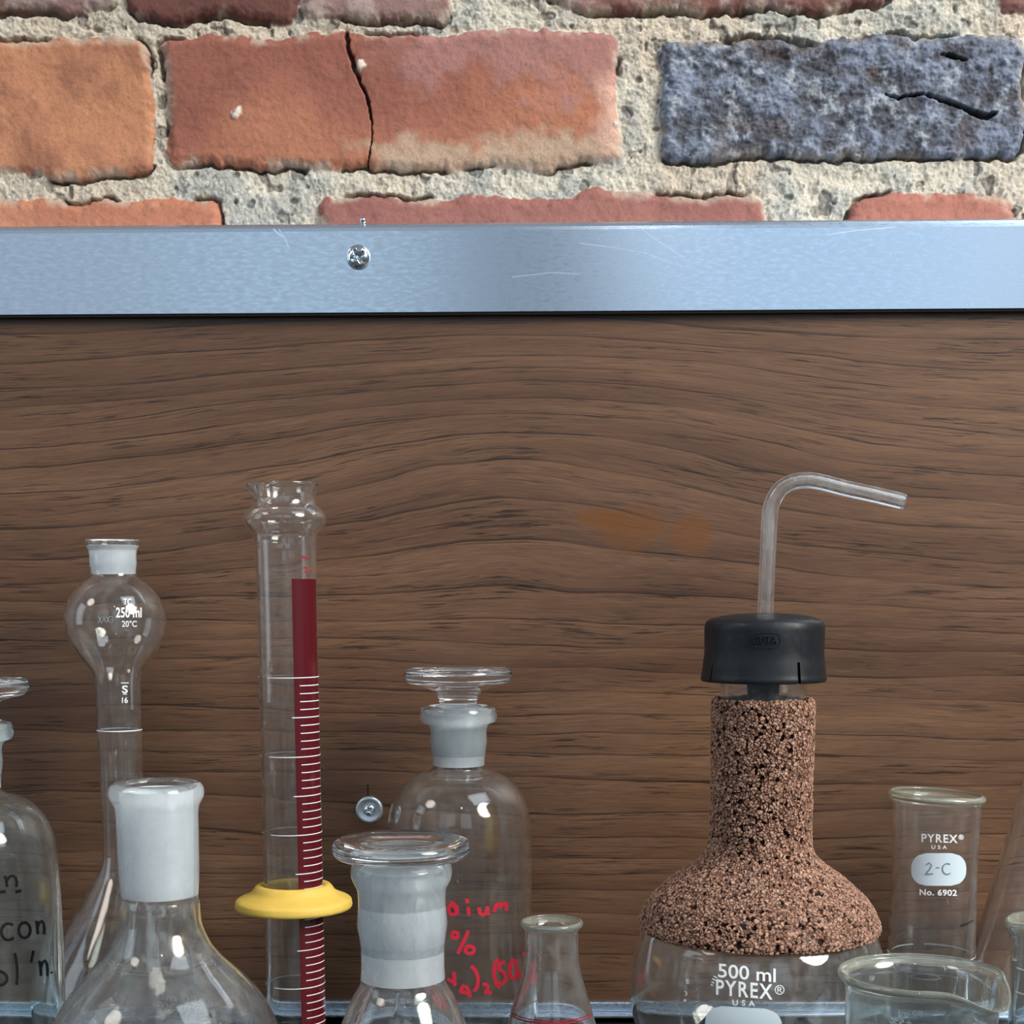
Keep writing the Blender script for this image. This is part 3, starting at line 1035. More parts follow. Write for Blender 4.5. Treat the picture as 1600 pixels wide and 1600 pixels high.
def stoppered_bottle(px, py, Y, label, glass, stain=False):
    ref = Spot(716, 1100, 0.725)
    sp_ = Spot(px, py, Y)
    root = thing('reagent_bottle', label, 'bottle', sp_.loc, 'round-shouldered bottles with mushroom stoppers')
    body_px = [(1104, 53), (1106, 58), (1109, 59.5), (1124, 59.5), (1128, 58), (1130, 50), (1134, 46.5), (1160, 44.5), (1196, 40.5), (1200, 41), (1203, 46), (1210, 66), (1222, 84), (1240, 98), (1262, 107), (1290, 111), (1310, 112), (1500, 112), (1590, 112)]
    top = ref.prof(body_px)
    rb = top[0][0]
    outer = spline([(0.0, 0.0), (rb * 0.85, 0.0), (rb * 0.97, 0.0016), (rb, 0.006)] + top, 5)
    z_hi = ref.rz(1104, 0)[1]; z_lo = ref.rz(1197, 0)[1]
    r_hi, r_lo = ref.rz(1130, 38)[0], ref.rz(1197, 34)[0]
    prof = wall_profile(outer, 0.0024, 0.004, cap=[(-1, 1), (z_lo - 0.004, 1), (z_lo, r_lo), (z_hi, r_hi + 0.0003), (1, r_hi + 0.0003)])
    k_top = len(outer)

    def zone(z, r, k_):
        if k_ >= k_top and z_lo + 0.0008 < z < z_hi:
            return 1
        return 0
    bod = lathe('bottle_body', prof, 112, [glass, M_FROST], root, zone)
    # stopper: solid glass disc, waist and ground plug
    st = ref.prof([(1043, 0), (1042, 68), (1043.5, 78), (1048, 83.5), (1055, 84.8), (1062, 83), (1067, 77), (1070, 66), (1073, 54), (1078, 42), (1085, 34), (1094, 29.5), (1101, 30)])
    zs_ = ref.rz(1103, 0)[1]
    st = [(0.0, z_lo + 0.003), (r_lo * 0.86, z_lo + 0.003), (r_lo * 0.93, z_lo + 0.004), (r_hi * 0.965, z_hi - 0.0006), (r_hi * 0.95, z_hi + 0.0003)] + st
    stp = spline([st[0], st[0], st[1], st[2], st[3], st[4]] + st[5:], 4)
    stopper = lathe('stopper', stp, 112, [M_GLASS_CLEAN, M_FROST_THIN], root, lambda z, r, k_: 1 if z < z_hi - 0.001 and r > 0.002 and z > z_lo + 0.0035 else 0)
    stopper['label'] = 'flat-topped mushroom stopper of clear glass'
    return root, sp_, rfun_of(outer)


left_bottle, LB, LBr = stoppered_bottle(-53, 1100, 0.636, 'mushroom-stoppered bottle cut by the left frame edge, with black handwriting on its shoulder', M_GLASS_AQUA)
sod, SB, SBr = stoppered_bottle(716, 1100, 0.725, 'mushroom-stoppered bottle with red handwriting, standing behind the front wide-mouth bottle', M_GLASS)


def arc(cx, cy, rx, ry, a0, a1, k=14):
    return [(cx + rx * math.cos(math.radians(a0 + (a1 - a0) * i / k)), cy + ry * math.sin(math.radians(a0 + (a1 - a0) * i / k))) for i in range(k + 1)]


# black writing: "n" underlined, "con", "ol'n."
nn_ = lambda x, y, w, h: [[(x, y), (x + w * .12, y + h * .3), (x + w * .22, y + h)], [(x + w * .15, y + h * .45), (x + w * .4, y + h * .12), (x + w * .68, y), (x + w * .9, y + h * .2), (x + w, y + h * .6), (x + w * .95, y + h * 1.0)]]
strk = nn_(7, 1368, 19, 18)
strk += [[(-14, 1395), (0, 1394), (9, 1393)], [(24, 1394), (29, 1393), (33, 1391)]]
strk += [arc(13, 1456, 11, 13, -50, -320)]                              # c
strk += [arc(38, 1453.5, 9, 12, -80, 290, 22)]                          # o
strk += nn_(56, 1439, 13, 21)
strk += [arc(-2, 1529, 13, 11, -90, 270, 22)]                           # o
strk += [[(23, 1489), (26, 1505), (27, 1522), (26, 1539)]]              # l
strk += [[(52, 1485), (50, 1495), (48, 1504)]]                          # '
strk += nn_(61, 1501, 13, 24)
strk += [[(80, 1518), (81, 1521)]]
strk += [[(-40, 1372), (-40, 1386)], arc(-40, 1379, 9, 8, -50, -320), arc(-22, 1455, 9, 12, -60, -300)]
paint('handwriting', LB, LBr, strk, 4.6, M_BLACKINK, left_bottle)['label'] = 'black marker handwriting'

# red writing: "dium", "%", "4 )2 (SO"
rs = []
rs += [arc(708, 1421, 7, 8, 0, 360, 16), [(706, 1408), (709, 1414), (716, 1428)]]
rs += [[(729, 1404), (731, 1411)], [(732, 1417), (732, 1424), (733, 1430)]]
rs += [[(748, 1418), (750, 1427), (755, 1430), (760, 1424), (762, 1416)], [(762, 1416), (762, 1430)]]
rs += [[(772, 1425), (775, 1414), (781, 1411), (782, 1420)], [(782, 1414), (788, 1411), (791, 1413), (791, 1423)]]
rs += [arc(711, 1461, 5, 5, 0, 360, 12), [(732, 1454), (725, 1470), (715, 1490)], arc(734, 1484, 7, 6, 0, 360, 14)]
rs += [[(699, 1530), (708, 1534)], [(709, 1518), (710, 1528), (711, 1540)]]
rs += [[(725, 1538), (719, 1549), (735, 1553)], [(728, 1540), (732, 1548), (735, 1558)]]
rs += [[(736, 1509), (743, 1516), (747, 1528), (746, 1540), (741, 1549)]]
rs += [[(754, 1539), (759, 1537), (763, 1542), (758, 1551), (769, 1551)]]
rs += [[(778, 1498), (772, 1510), (772, 1525), (776, 1538), (781, 1543)]]
rs += [[(789, 1503), (781, 1505), (779, 1514), (788, 1520), (791, 1530), (784, 1537), (776, 1535)]]
rs += [arc(802, 1515, 5.5, 15, 0, 360, 16), [(818, 1488), (819, 1494)], [(814, 1520), (812, 1528), (820, 1528)], [(818, 1518), (818, 1534)]]
paint('handwriting', SB, SBr, rs, 5.6, M_RED, sod)['label'] = 'red marker handwriting'

# ------------------------------------------------------------------ front wide-mouth bottle with disc stopper
FB = Spot(628, 1400, 0.560)
root = thing('wide_mouth_bottle', 'wide-mouth glass bottle with a broad clear disc stopper and frosted neck, at the front', 'bottle', FB.loc)
top = FB.prof([(1345, 72), (1349, 76), (1357, 79), (1366, 79), (1377, 75.5), (1388, 70), (1398, 68.5), (1420, 68.2), (1530, 66), (1535, 66.5), (1541, 69), (1552, 76), (1575, 87), (1605, 99), (1650, 118), (1700, 134), (1740, 138), (1790, 138)])
rb = top[0][0]
outer = spline([(0, 0), (rb * .85, 0), (rb * .97, .0018), (rb, .007)] + top, 5)
z_hi = FB.rz(1345, 0)[1]; z_lo = FB.rz(1535, 0)[1]
r_hi = FB.rz(1350, 57)[0]; r_lo = FB.rz(1535, 56)[0]
prof = wall_profile(outer, 0.0024, 0.004, cap=[(-1, 1), (z_lo - .003, 1), (z_lo, r_lo), (z_hi, r_hi), (1, r_hi)])
k_top = len(outer)
lathe('bottle_body', prof, 128, [M_GLASS_DUSTY, M_FROST], root, lambda z, r, k_: 1 if k_ >= k_top and z_lo + .001 < z < z_hi else 0)
z_s = FB.rz(1497, 0)[1]
r_s = float(np.interp(z_s, [z_lo, z_hi], [r_lo, r_hi]))
sp_px = FB.prof([(1318, 0), (1318, 34), (1316, 44), (1312, 56), (1310, 80), (1311, 97), (1315, 105), (1321, 107.8), (1329, 107.5), (1336, 103), (1341, 93), (1343, 70)])
stp = [(0, z_s), (0, z_s), (r_s * .80, z_s), (r_s * .9, z_s + .001), (r_hi * .955, z_hi - .001), (r_hi * .93, z_hi + .0006)] + sp_px
st_o = lathe('stopper', spline(stp, 5), 128, [M_GLASS_CLEAN, M_FROST_PLUG], root, lambda z, r, k_: 1 if z_s + .0005 < z < z_hi - .001 and r > 0.004 else 0)
st_o['label'] = 'broad clear disc stopper with a frosted plug'

# ------------------------------------------------------------------ round flask with open ground neck (front left)
RF = Spot(250, 1400, 0.575)
root = thing('boiling_flask', 'round flask with an open frosted neck and mirrored white print, front left', 'flask', RF.loc)
top = RF.prof([(1222, 62), (1223, 66), (1228, 71), (1236, 73.5), (1243, 73), (1252, 69), (1260, 65), (1266, 64), (1300, 63), (1398, 59), (1402, 58.5), (1408, 60), (1430, 61.5), (1447, 63.5), (1462, 69), (1482, 79), (1500, 94), (1520, 115), (1545, 139), (1570, 157), (1600, 171), (1640, 181), (1680, 180), (1720, 169), (1760, 145), (1785, 118), (1800, 92)])
outer = spline([(0, .0008), (top[0][0] * .5, 0.0)] + [(top[0][0] * .9, .0004)] + top, 5)
RFr = rfun_of(outer)
z_hi = RF.rz(1234, 0)[1]; z_lo = RF.rz(1402, 0)[1]
r_hi = RF.rz(1258, 57)[0]; r_lo = RF.rz(1402, 52)[0]
prof = wall_profile(outer, 0.0017, 0.002, cap=[(-1, 1), (z_lo - .002, 1), (z_lo, r_lo), (z_hi, r_hi), (1, r_hi)])
k_top = len(outer)
lathe('flask_body', prof, 144, [M_GLASS_FLASK, M_FROST], root, lambda z, r, k_: 1 if k_ >= k_top and z_lo + .0008 < z < z_hi else 0)
lettering('printed_label', RF, RFr, [('250 ml', 288, 1560, 70, 11, 0.12, True, 0.03), ('PYREX®', 281, 1573, 88, 12, 0.12, True, 0.03), ('USA', 292, 1586, 28, 6, 0.12, True, 0.01)], M_WHITE_FAR, root, far=True)
patch('marking_patch', RF, RFr, 255, 322, 1592, 1630, 14, 0.1, M_PATCH, root, far=True)

# ------------------------------------------------------------------ volumetric flask with a bulb in its neck (back left)
VF = Spot(189, 1200, 0.724)
root = thing('volumetric_flask', 'tall slender flask with a round bulb at the top of its neck and white print', 'flask', VF.loc)
top = VF.prof([(843, 38), (844, 40.5), (848, 41.5), (853, 40.5), (860, 37), (866, 36), (880, 36), (896, 34.5), (900, 35.5), (905, 41), (914, 53), (928, 65), (947, 74.5), (968, 78), (988, 76), (1006, 69), (1022, 59), (1038, 47), (1052, 38.5), (1064, 35.5), (1085, 34.5), (1150, 34), (1320, 33), (1340, 34), (1358, 39), (1385, 54), (1420, 75), (1460, 101), (1500, 124), (1535, 136), (1565, 138), (1595, 130), (1620, 112)])
rb = top[0][0]
outer = spline([(0, .001), (rb * .55, 0.0), (rb * .85, .0006)] + top, 5)
VFr = rfun_of(outer)
z_hi = VF.rz(852, 0)[1]; z_lo = VF.rz(897, 0)[1]
prof = wall_profile(outer, 0.0012, 0.0015)
k_top = len(outer)
lathe('flask_body', prof, 112, [M_GLASS, M_FROST], root, lambda z, r, k_: 1 if k_ >= k_top and z_lo < z < z_hi else 0)
lettering('printed_label', VF, VFr, [('TC', 199, 940, 13, 10, 0, False, 0.01), ('250 ml', 201, 957, 40, 16, 0.0, False, 0.02), ('20°C', 202, 974.5, 23, 10, 0, False, 0.01)], M_WHITE, root)
lettering('neck_print', VF, VFr, [('S', 195, 1077, 9, 12, 0, False, 0.02), ('16', 195, 1094, 9, 9, 0, False, 0.02)], M_WHITE, root)
paint('print_bar', VF, VFr, [[(189, 1067), (201, 1067)], [(192, 1084.5), (198, 1084.5)]], 1.4, M_WHITE, root)
lettering('printed_label', VF, VFr, [('EXAX', 164, 968, 24, 11, 0, True, 0.0)], M_WHITE, root, far=True)
bmv = ([], [])
r_, z_ = VF.rz(1140, 34)
ring_band(bmv, VFr(z_), z_, 0.00055, -180, 180)
bands_obj('calibration_line', bmv, M_WHITE, root)

# ------------------------------------------------------------------ graduated cylinder
GC = Spot(452, 1100, 0.700)
root = thing('graduated_cylinder', 'tall graduated glass cylinder with a dark red stripe, white lines and yellow bumper ring', 'cylinder', GC.loc)
top = GC.prof([(755, 53), (757, 53.5), (762, 51.5), (770, 49), (782, 48), (790, 50), (796, 57), (803, 62.5), (812, 64.5), (821, 62), (829, 56), (836, 50), (842, 48.5), (860, 48), (1100, 46.5), (1400, 46), (1600, 45.5)])
rb = top[0][0]
zf = 0.010
outer = [(0, 0), (0, 0), (.031, 0), (.031, 0), (.033, .0015), (.033, .004), (.030, .0062), (.020, .0085), (rb * 1.08, .0105), (rb, .014)]
outer = spline(outer + [(rb, 0.02)] + top[1:], 5)
GCr = rfun_of(outer)
z_top = GC.rz(755, 0)[1]
z_neck = GC.rz(786, 0)[1]


def spout_gc(a, r, z):
    if z < z_neck: return r, z
    f_ = (z - z_neck) / (z_top - z_neck)
    d_ = (a - math.radians(214) + math.pi) % (2 * math.pi) - math.pi
    bump = math.exp(-(d_ / 0.30) ** 2)
    side = math.exp(-((abs(d_) - 0.55) / 0.16) ** 2)
    return r + f_ * (0.0030 * bump - 0.0022 * side), z - f_ * 0.0008 * bump - f_ * 0.0012 * side


prof = wall_profile(outer, 0.0016, 0.012)
lathe('cylinder_body', prof, 112, [M_GLASS], root, None, spout_gc)
# bumper ring
bp_ = GC.prof([(1382, 48), (1381, 51), (1382, 57), (1385, 60), (1392, 65), (1399, 77), (1404, 88), (1406, 90), (1406, 90), (1416, 90.5), (1418, 89), (1418, 89), (1418, 48)])
o = lathe('bumper_ring', spline(bp_ + [bp_[0]], 4), 112, M_YELLOW, root, close=False)
o.data.set_sharp_from_angle(angle=math.radians(38))
o['label'] = 'yellow plastic bumper ring'
# red stripe
z_a = GC.rz(905, 0)[1]
verts, faces = [], []
NS, NA = 60, 16
for i in range(NS + 1):
    z_ = 0.016 + (z_a - 0.016) * i / NS
    for j in range(NA + 1):
        a = math.radians(19 + (85 - 19) * j / NA)
        rr = GCr(z_) + 0.00008
        verts.append((rr * math.sin(a), -rr * math.cos(a), z_))
for i in range(NS):
    for j in range(NA):
        k = i * (NA + 1) + j
        faces.append((k, k + 1, k + NA + 2, k + NA + 1))
me = bpy.data.meshes.new('red_stripe'); me.from_pydata(verts, [], faces)
link_mesh('red_stripe', me, M_STRIPE, root)['label'] = 'dark red stripe'
z0_, z1_ = GC.rz(1057, 0)[1], GC.rz(1534, 0)[1]
stp_ = (z0_ - z1_) / 40.0
bmv = ([], [])
i = 0
while z0_ - i * stp_ > 0.018:
    z_ = z0_ - i * stp_
    r_ = GCr(z_)
    if i % 10 == 0:
        ring_band(bmv, r_, z_, 0.00042, -35, 292)
    elif i % 5 == 0:
        ring_band(bmv, r_, z_, 0.00042, 14, 86, 0.00018)
    else:
        ring_band(bmv, r_, z_, 0.00040, 30, 86, 0.00018)
    i += 1
bands_obj('graduation_lines', bmv, M_WHITE, root)
paint('maker_print', GC, GCr, [(4.5, [(471, 871), (479, 871)]), (3, [(478, 871), (482, 871)]), (2, [(474, 880), (476, 880)]), (3.5, [(474, 887), (480, 887)]), (3, [(475, 894), (478, 894), (481, 892)]), (2.5, [(484, 893), (488, 893)])], 3, M_REDLINE, root)['label'] = 'small dark red print above the stripe'

# ------------------------------------------------------------------ washing flask with cork jacket, black cap and bent tube
WF = Spot(1191, 1150, 0.650)
root = thing('wash_bottle', 'round flask wearing a brown cork jacket, black rubber cap and bent glass tube', 'flask', WF.loc)
top = WF.prof([(1000, 66), (1010, 67), (1100, 67), (1300, 67), (1335, 70), (1355, 82), (1385, 114), (1415, 147), (1450, 178), (1490, 192), (1530, 197), (1560, 197), (1600, 190), (1640, 173), (1680, 142), (1712, 95)])
outer = spline([(0, .0006), (top[0][0] * .5, 0.0), (top[0][0] * .88, .0004)] + top, 6)
WFr = rfun_of(outer)
prof = wall_profile(outer, 0.0018, 0.002)
lathe('flask_body', prof, 160, [M_GLASS_STAIN], root)
lettering('printed_label', WF, WFr, [('500 ml', 1167, 1520, 90, 22, 0.09, False, 0.012), ('PYREX', 1163, 1546, 88, 24, 0.09, False, 0.018), ('USA', 1162, 1567, 35, 9, 0.05, False, 0.015),
                                     ('E', 1075, 1533, 5, 7, 0, False, 0.01), ('3', 1072, 1552, 4, 7, 0, False, 0.01), ('®', 1218, 1546.5, 15, 15, 0.0, False, 0.0)], M_WHITE, root)
paint('print_bar', WF, WFr, [(3.5, [(1068.5, 1563), (1072.5, 1563)]), [(1115, 1525), (1121, 1528)], [(1113, 1529), (1119, 1532)], [(1112, 1534), (1116, 1536)], [(1111, 1538), (1114, 1540)]], 1.6, M_WHITE, root)
patch('marking_patch', WF, WFr, 1102, 1222, 1574, 1640, 26, 0.06, M_PATCH, root)


def cork_mesh(name, outer_pts, inner_pts, parent):
    seg = 1000
    out_p = np.array(outer_pts)
    L = np.concatenate([[0], np.cumsum(np.hypot(*np.diff(out_p, axis=0).T))])
    N = 460
    sL = np.linspace(0, L[-1], N)
    R = np.interp(sL, L, out_p[:, 0]); Z = np.interp(sL, L, out_p[:, 1])
    dR, dZ = np.gradient(R), np.gradient(Z)
    nl = np.hypot(dR, dZ)
    nR, nZ = dZ / nl, -dR / nl
    ang = np.arange(seg) / seg * 2 * np.pi
    A, RR = np.meshgrid(ang, R); _, ZZ = np.meshgrid(ang, Z)
    Xc, Yc = RR * np.cos(A), RR * np.sin(A)
    # granules: cells of scattered points
    pts = np.stack([Xc.ravel(), Yc.ravel(), ZZ.ravel()], 1)
    cell = 0.00135
    q = pts / cell
    # bend the cells a little so that no two look alike
    q = q + np.stack([vnoise(q[:, 0] * .7 + 9, q[:, 2] * .7, 91), vnoise(q[:, 1] * .7, q[:, 2] * .7 + 4, 92), vnoise(q[:, 0] * .7, q[:, 1] * .7 + q[:, 2] * .7, 93)], 1) * 0.9
    qi = np.floor(q).astype(np.int64)
    f1 = np.full(len(q), 9.0); f2 = np.full(len(q), 9.0); idv = np.zeros(len(q))
    def hh(a, b_, c_, s_):
        k_ = (a * 73856093 ^ b_ * 19349663 ^ c_ * 83492791 ^ s_ * 2654435761) & 0xFFFFFFFF
        k_ = ((k_ ^ (k_ >> 15)) * 2246822519) & 0xFFFFFFFF
        k_ = ((k_ ^ (k_ >> 13)) * 3266489917) & 0xFFFFFFFF
        return ((k_ ^ (k_ >> 16)) & 0xFFFFFF) / float(0xFFFFFF)
    for dx in (-1, 0, 1):
        for dy in (-1, 0, 1):
            for dz in (-1, 0, 1):
                c0, c1_, c2_ = qi[:, 0] + dx, qi[:, 1] + dy, qi[:, 2] + dz
                d_ = np.sqrt((c0 + hh(c0, c1_, c2_, 1) - q[:, 0])**2 + (c1_ + hh(c0, c1_, c2_, 2) - q[:, 1])**2 + (c2_ + hh(c0, c1_, c2_, 3) - q[:, 2])**2)
                nw = d_ < f1
                f2 = np.where(nw, f1, np.minimum(f2, d_))
                idv = np.where(nw, hh(c0, c1_, c2_, 5), idv)
                f1 = np.where(nw, d_, f1)
    gap = np.clip((f2 - f1) / 0.22, 0, 1)
    hole = (idv < 0.055)
    hgt = (gap ** 0.6 * 0.75 + (idv - 0.5) * 0.6) * 0.0008
    hgt = np.where(hole, -0.0010, hgt)
    lowf = fbm(A.ravel() * 6, ZZ.ravel() * 160, 1.0, 3, 95) - 0.5
    hgt = hgt + lowf * 0.0010
    hgt = hgt.reshape(A.shape)
    Rn = RR + nR[:, None] * hgt; Zn = ZZ + nZ[:, None] * hgt
    v1 = np.stack([Rn * np.cos(A), Rn * np.sin(A), Zn], -1).reshape(-1, 3)
    ca_, cb_, cc2 = np.array(srgb(190, 150, 128)), np.array(srgb(118, 80, 62)), np.array(srgb(38, 18, 11))
    idc = idv[:, None]
    cl = cb_ * (1 - idc) + ca_ * idc
    g_ = sstep(0.30, 0.95, gap)[:, None]
    cl = cc2 * (1 - g_) + cl * g_
    cl = np.where(hole[:, None], np.array(srgb(40, 20, 12)), cl)
    dust = 0.3 * sstep(0.66, 0.76, fbm(pts[:, 0] * 150 + 7, pts[:, 2] * 150, 1.0, 4, 97))[:, None] * 0.30
    cl = cl * (1 - dust) + np.array(srgb(186, 170, 160)) * dust
    # the plain inner lining closes the jacket
    inn = np.array(inner_pts)
    vi = []
    for (r_i, z_i) in inn:
        vi.append(np.stack([r_i * np.cos(ang), r_i * np.sin(ang), np.full(seg, z_i)], -1))
    v2 = np.concatenate(vi)
    V = np.concatenate([v1, v2]).astype(np.float32)
    rows = N + len(inn)
    r_i = np.arange(rows); nxt = (r_i + 1) % rows
    i_, j_ = np.meshgrid(np.arange(seg), np.arange(rows))
    jn = (j_ + 1) % rows; in_ = (i_ + 1) % seg
    quads = np.stack([j_ * seg + i_, j_ * seg + in_, jn * seg + in_, jn * seg + i_], -1).reshape(-1, 4).astype(np.int32)
    me = bpy.data.meshes.new(name)
    me.vertices.add(len(V)); me.vertices.foreach_set('co', V.ravel())
    me.loops.add(quads.size); me.loops.foreach_set('vertex_index', quads.ravel())
    me.polygons.add(len(quads)); me.polygons.foreach_set('loop_start', np.arange(0, quads.size, 4, dtype=np.int32))
    me.update(calc_edges=True)
    at_ = me.color_attributes.new('tone', 'FLOAT_COLOR', 'POINT')
    C = np.ones((len(V), 4), np.float32); C[:len(v1), :3] = cl; C[len(v1):, :3] = cc2
    at_.data.foreach_set('color', C.ravel())
    return link_mesh(name, me, M_CORK, parent)


ck = WF.prof([(1092, 72), (1093, 75), (1096, 77.5), (1110, 78), (1200, 77), (1290, 77), (1318, 79), (1334, 84), (1350, 99), (1368, 124), (1390, 151), (1412, 171), (1430, 181), (1442, 185), (1449, 184)])
ckd = spline(ck, 8)
zt_, zb_ = ckd[-1][1], ckd[0][1]
inner_ck = []
for z_ in np.linspace(zt_, zb_, 40):
    inner_ck.append((WFr(z_) + 0.0002, float(z_)))
cork = cork_mesh('cork_jacket', ckd, inner_ck, root)
cork['label'] = 'rough brown granulated cork jacket'

cp = WF.prof([(957.5, 0), (958, 20), (960, 50), (964, 74), (967, 84), (971, 90), (977, 92.5), (990, 93), (1025, 93), (1038, 94.5), (1052, 96), (1062, 97), (1064, 96), (1063.5, 91), (1050, 90), (1000, 86), (985, 80), (983, 0)])


def slit(a, r, z):
    return r, z


cap_o = lathe('rubber_cap', spline(cp, 4), 240, M_RUBBER, root)
# slits cut up from the skirt's lower edge
bm = bmesh.new(); bm.from_mesh(cap_o.data)
kill = []
z_l = WF.rz(1064, 0)[1]; z_s1 = WF.rz(1022, 0)[1]; z_s2 = WF.rz(1038, 0)[1]
for f_ in bm.faces:
    c_ = f_.calc_center_median()
    if c_.z < z_s1 and math.hypot(c_.x, c_.y) > 0.022:
        a = math.degrees(math.atan2(c_.x, -c_.y))
        for (a0, wd, zt2) in ((25.5, 3.4, z_s1), (-64, 1.8, z_s2)):
            w_ = wd * (1 - (c_.z - z_l) / (zt2 - z_l)) if c_.z < zt2 else 0
            if w_ > 0 and abs(a - a0) < w_ / 2 + 0.4:
                kill.append(f_)
bmesh.ops.delete(bm, geom=list(set(kill)), context='FACES')
bm.to_mesh(cap_o.data); bm.free()
cap_o['label'] = 'split black rubber cap with raised letters'
CPr = rfun_of([p_ for p_ in spline(cp[::1], 4) if True][-200:])
cp_out = WF.prof([(960, 50), (967, 84), (971, 90), (977, 92.5), (990, 93), (1025, 93), (1038, 94.5), (1052, 96), (1062, 97)])
CPr = rfun_of(cp_out)
em = lettering('raised_letters', WF, CPr, [('GUTA', 1196, 999.5, 36, 12, 0, False, 0.0)], M_RUBBER, cap_o, lift=0.0005)
paint('raised_outline', WF, CPr, [[(1175, 991), (1172, 1000), (1176, 1009), (1188, 1012), (1206, 1012), (1218, 1009), (1221, 1000), (1218, 991), (1206, 988), (1188, 988), (1175, 991)]], 1.6, M_RUBBER, cap_o, lift=0.0005)
for o in (em,):
    sd = o.modifiers.new('relief', 'SOLIDIFY'); sd.thickness = 0.0006; sd.offset = 0
# plug under the cap
pl = WF.prof([(985, 28), (1060, 26), (1094, 24), (1097, 20), (1097, 0)])
lathe('stopper_plug', pl + [(0, pl[-1][1])], 64, M_CORE, root)

# bent tube
cen = [(1195, 975), (1196, 950), (1199, 880), (1202, 815), (1204, 795), (1210, 778), (1222, 762), (1240, 753), (1262, 750.5), (1285, 754), (1320, 763), (1370, 774), (1413, 784.5)]
P3 = []
for (a_, b_) in cen:
    q = at(a_, b_, WF.Y)
    P3.append((q.x - WF.X, q.z))
P3 = np.array(P3)
dn = []
for i in range(len(P3) - 1):
    p0_, p1_, p2_, p3_ = P3[max(i - 1, 0)], P3[i], P3[i + 1], P3[min(i + 2, len(P3) - 1)]
    for k_ in range(8):
        s_ = k_ / 8
        dn.append(0.5 * ((2 * p1_) + (-p0_ + p2_) * s_ + (2 * p0_ - 5 * p1_ + 4 * p2_ - p3_) * s_**2 + (-p0_ + 3 * p1_ - 3 * p2_ + p3_) * s_**3))
dn.append(P3[-1])
dn = np.array(dn)


def tube_mesh(name, line, ro, ri, material, parent, seg=40):
    verts, faces = [], []
    n_ = len(line)
    loops = []
    for r in (ro, ri):
        ids = []
        for i in range(n_):
            d_ = line[min(i + 1, n_ - 1)] - line[max(i - 1, 0)]
            d_ = d_ / np.linalg.norm(d_)
            nn = np.array([-d_[1], d_[0]])
            row = []
            for j in range(seg):
                a = 2 * math.pi * j / seg
                row.append(len(verts))
                verts.append((line[i][0] + nn[0] * r * math.cos(a), r * math.sin(a), line[i][1] + nn[1] * r * math.cos(a)))
            ids.append(row)
        loops.append(ids)
    for t_, ids in enumerate(loops):
        for i in range(n_ - 1):
            for j in range(seg):
                k2 = (j + 1) % seg
                fc = (ids[i][j], ids[i][k2], ids[i + 1][k2], ids[i + 1][j])
                faces.append(fc if t_ == 0 else fc[::-1])
    for e_ in (0, n_ - 1):
        for j in range(seg):
            k2 = (j + 1) % seg
            fc = (loops[0][e_][j], loops[0][e_][k2], loops[1][e_][k2], loops[1][e_][j])
            faces.append(fc)
    me = bpy.data.meshes.new(name); me.from_pydata(verts, [], faces)
    bm = bmesh.new(); bm.from_mesh(me); bmesh.ops.recalc_face_normals(bm, faces=bm.faces); bm.to_mesh(me); bm.free()
    return link_mesh(name, me, material, parent)


ro = 12.3 * 0.65 / F
tube_mesh('bent_tube', dn, ro, ro * 0.45, M_TUBE, root)['label'] = 'bent clear glass tube'

# ------------------------------------------------------------------ gas jar "2-C" on the right
GJ = Spot(1460, 1350, 0.660)
root = thing('glass_jar', 'tall straight clear jar with a white patch reading 2-C, on the right', 'jar', GJ.loc)
top = GJ.prof([(1238, 68), (1239, 71), (1242, 73.5), (1247, 73.5), (1251, 70), (1256, 67.5), (1264, 67), (1500, 66.5), (1640, 66.5)])
rb = top[0][0]
outer = spline([(0, 0), (rb * .88, 0), (rb * .98, .0012), (rb, .004)] + top, 5)
GJr = rfun_of(outer)
zrim3 = GJ.rz(1252, 0)[1]; zt_ = GJ.rz(1275, 0)[1]; zt2 = GJ.rz(1240, 0)[1]


def lean(a, r, z):
    f_ = max(0.0, min(1.0, (z - zt_) / (zt2 - zt_)))
    return r, z - r * math.cos(a) * 0.055 * f_


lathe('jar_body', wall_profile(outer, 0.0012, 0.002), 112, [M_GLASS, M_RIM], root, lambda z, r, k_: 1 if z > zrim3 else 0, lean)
lettering('printed_label', GJ, GJr, [('PYREX', 1468, 1310, 56, 13, 0.03, False, 0.02), ('®', 1501.5, 1308, 8, 8, 0, False, 0.02), ('USA', 1467.5, 1323.5, 24, 6, 0.02, False, 0.015), ('No. 6902', 1466, 1394.5, 58, 10, 0.02, False, 0.025)], M_WHITE, root)
patch('marking_patch', GJ, GJr, 1424, 1509.5, 1333, 1384, 23, 0.0, M_PATCH, root)
paint('handwriting', GJ, GJr, [[(1447, 1351), (1452, 1348), (1456, 1352), (1452, 1359), (1446, 1366), (1458, 1365)], [(1463, 1355.5), (1468, 1355.5)], arc(1480, 1357.5, 7.5, 8.5, -55, -310)], 1.5, M_PENCIL, root, lift=0.0003)
paint('pen_stroke', GJ, GJr, [(1.6, [(1501, 1447), (1508, 1445), (1515, 1441), (1522, 1438)]), (2.4, [(1500, 1447), (1511, 1443.5)])], 2, M_BLACKINK, root)
bmv = ([], [])
z_ = GJ.rz(1489, 0)[1]
ring_band(bmv, GJr(z_), z_, 0.0006, -168, 176)
bands_obj('printed_ring', bmv, M_WHITE, root)

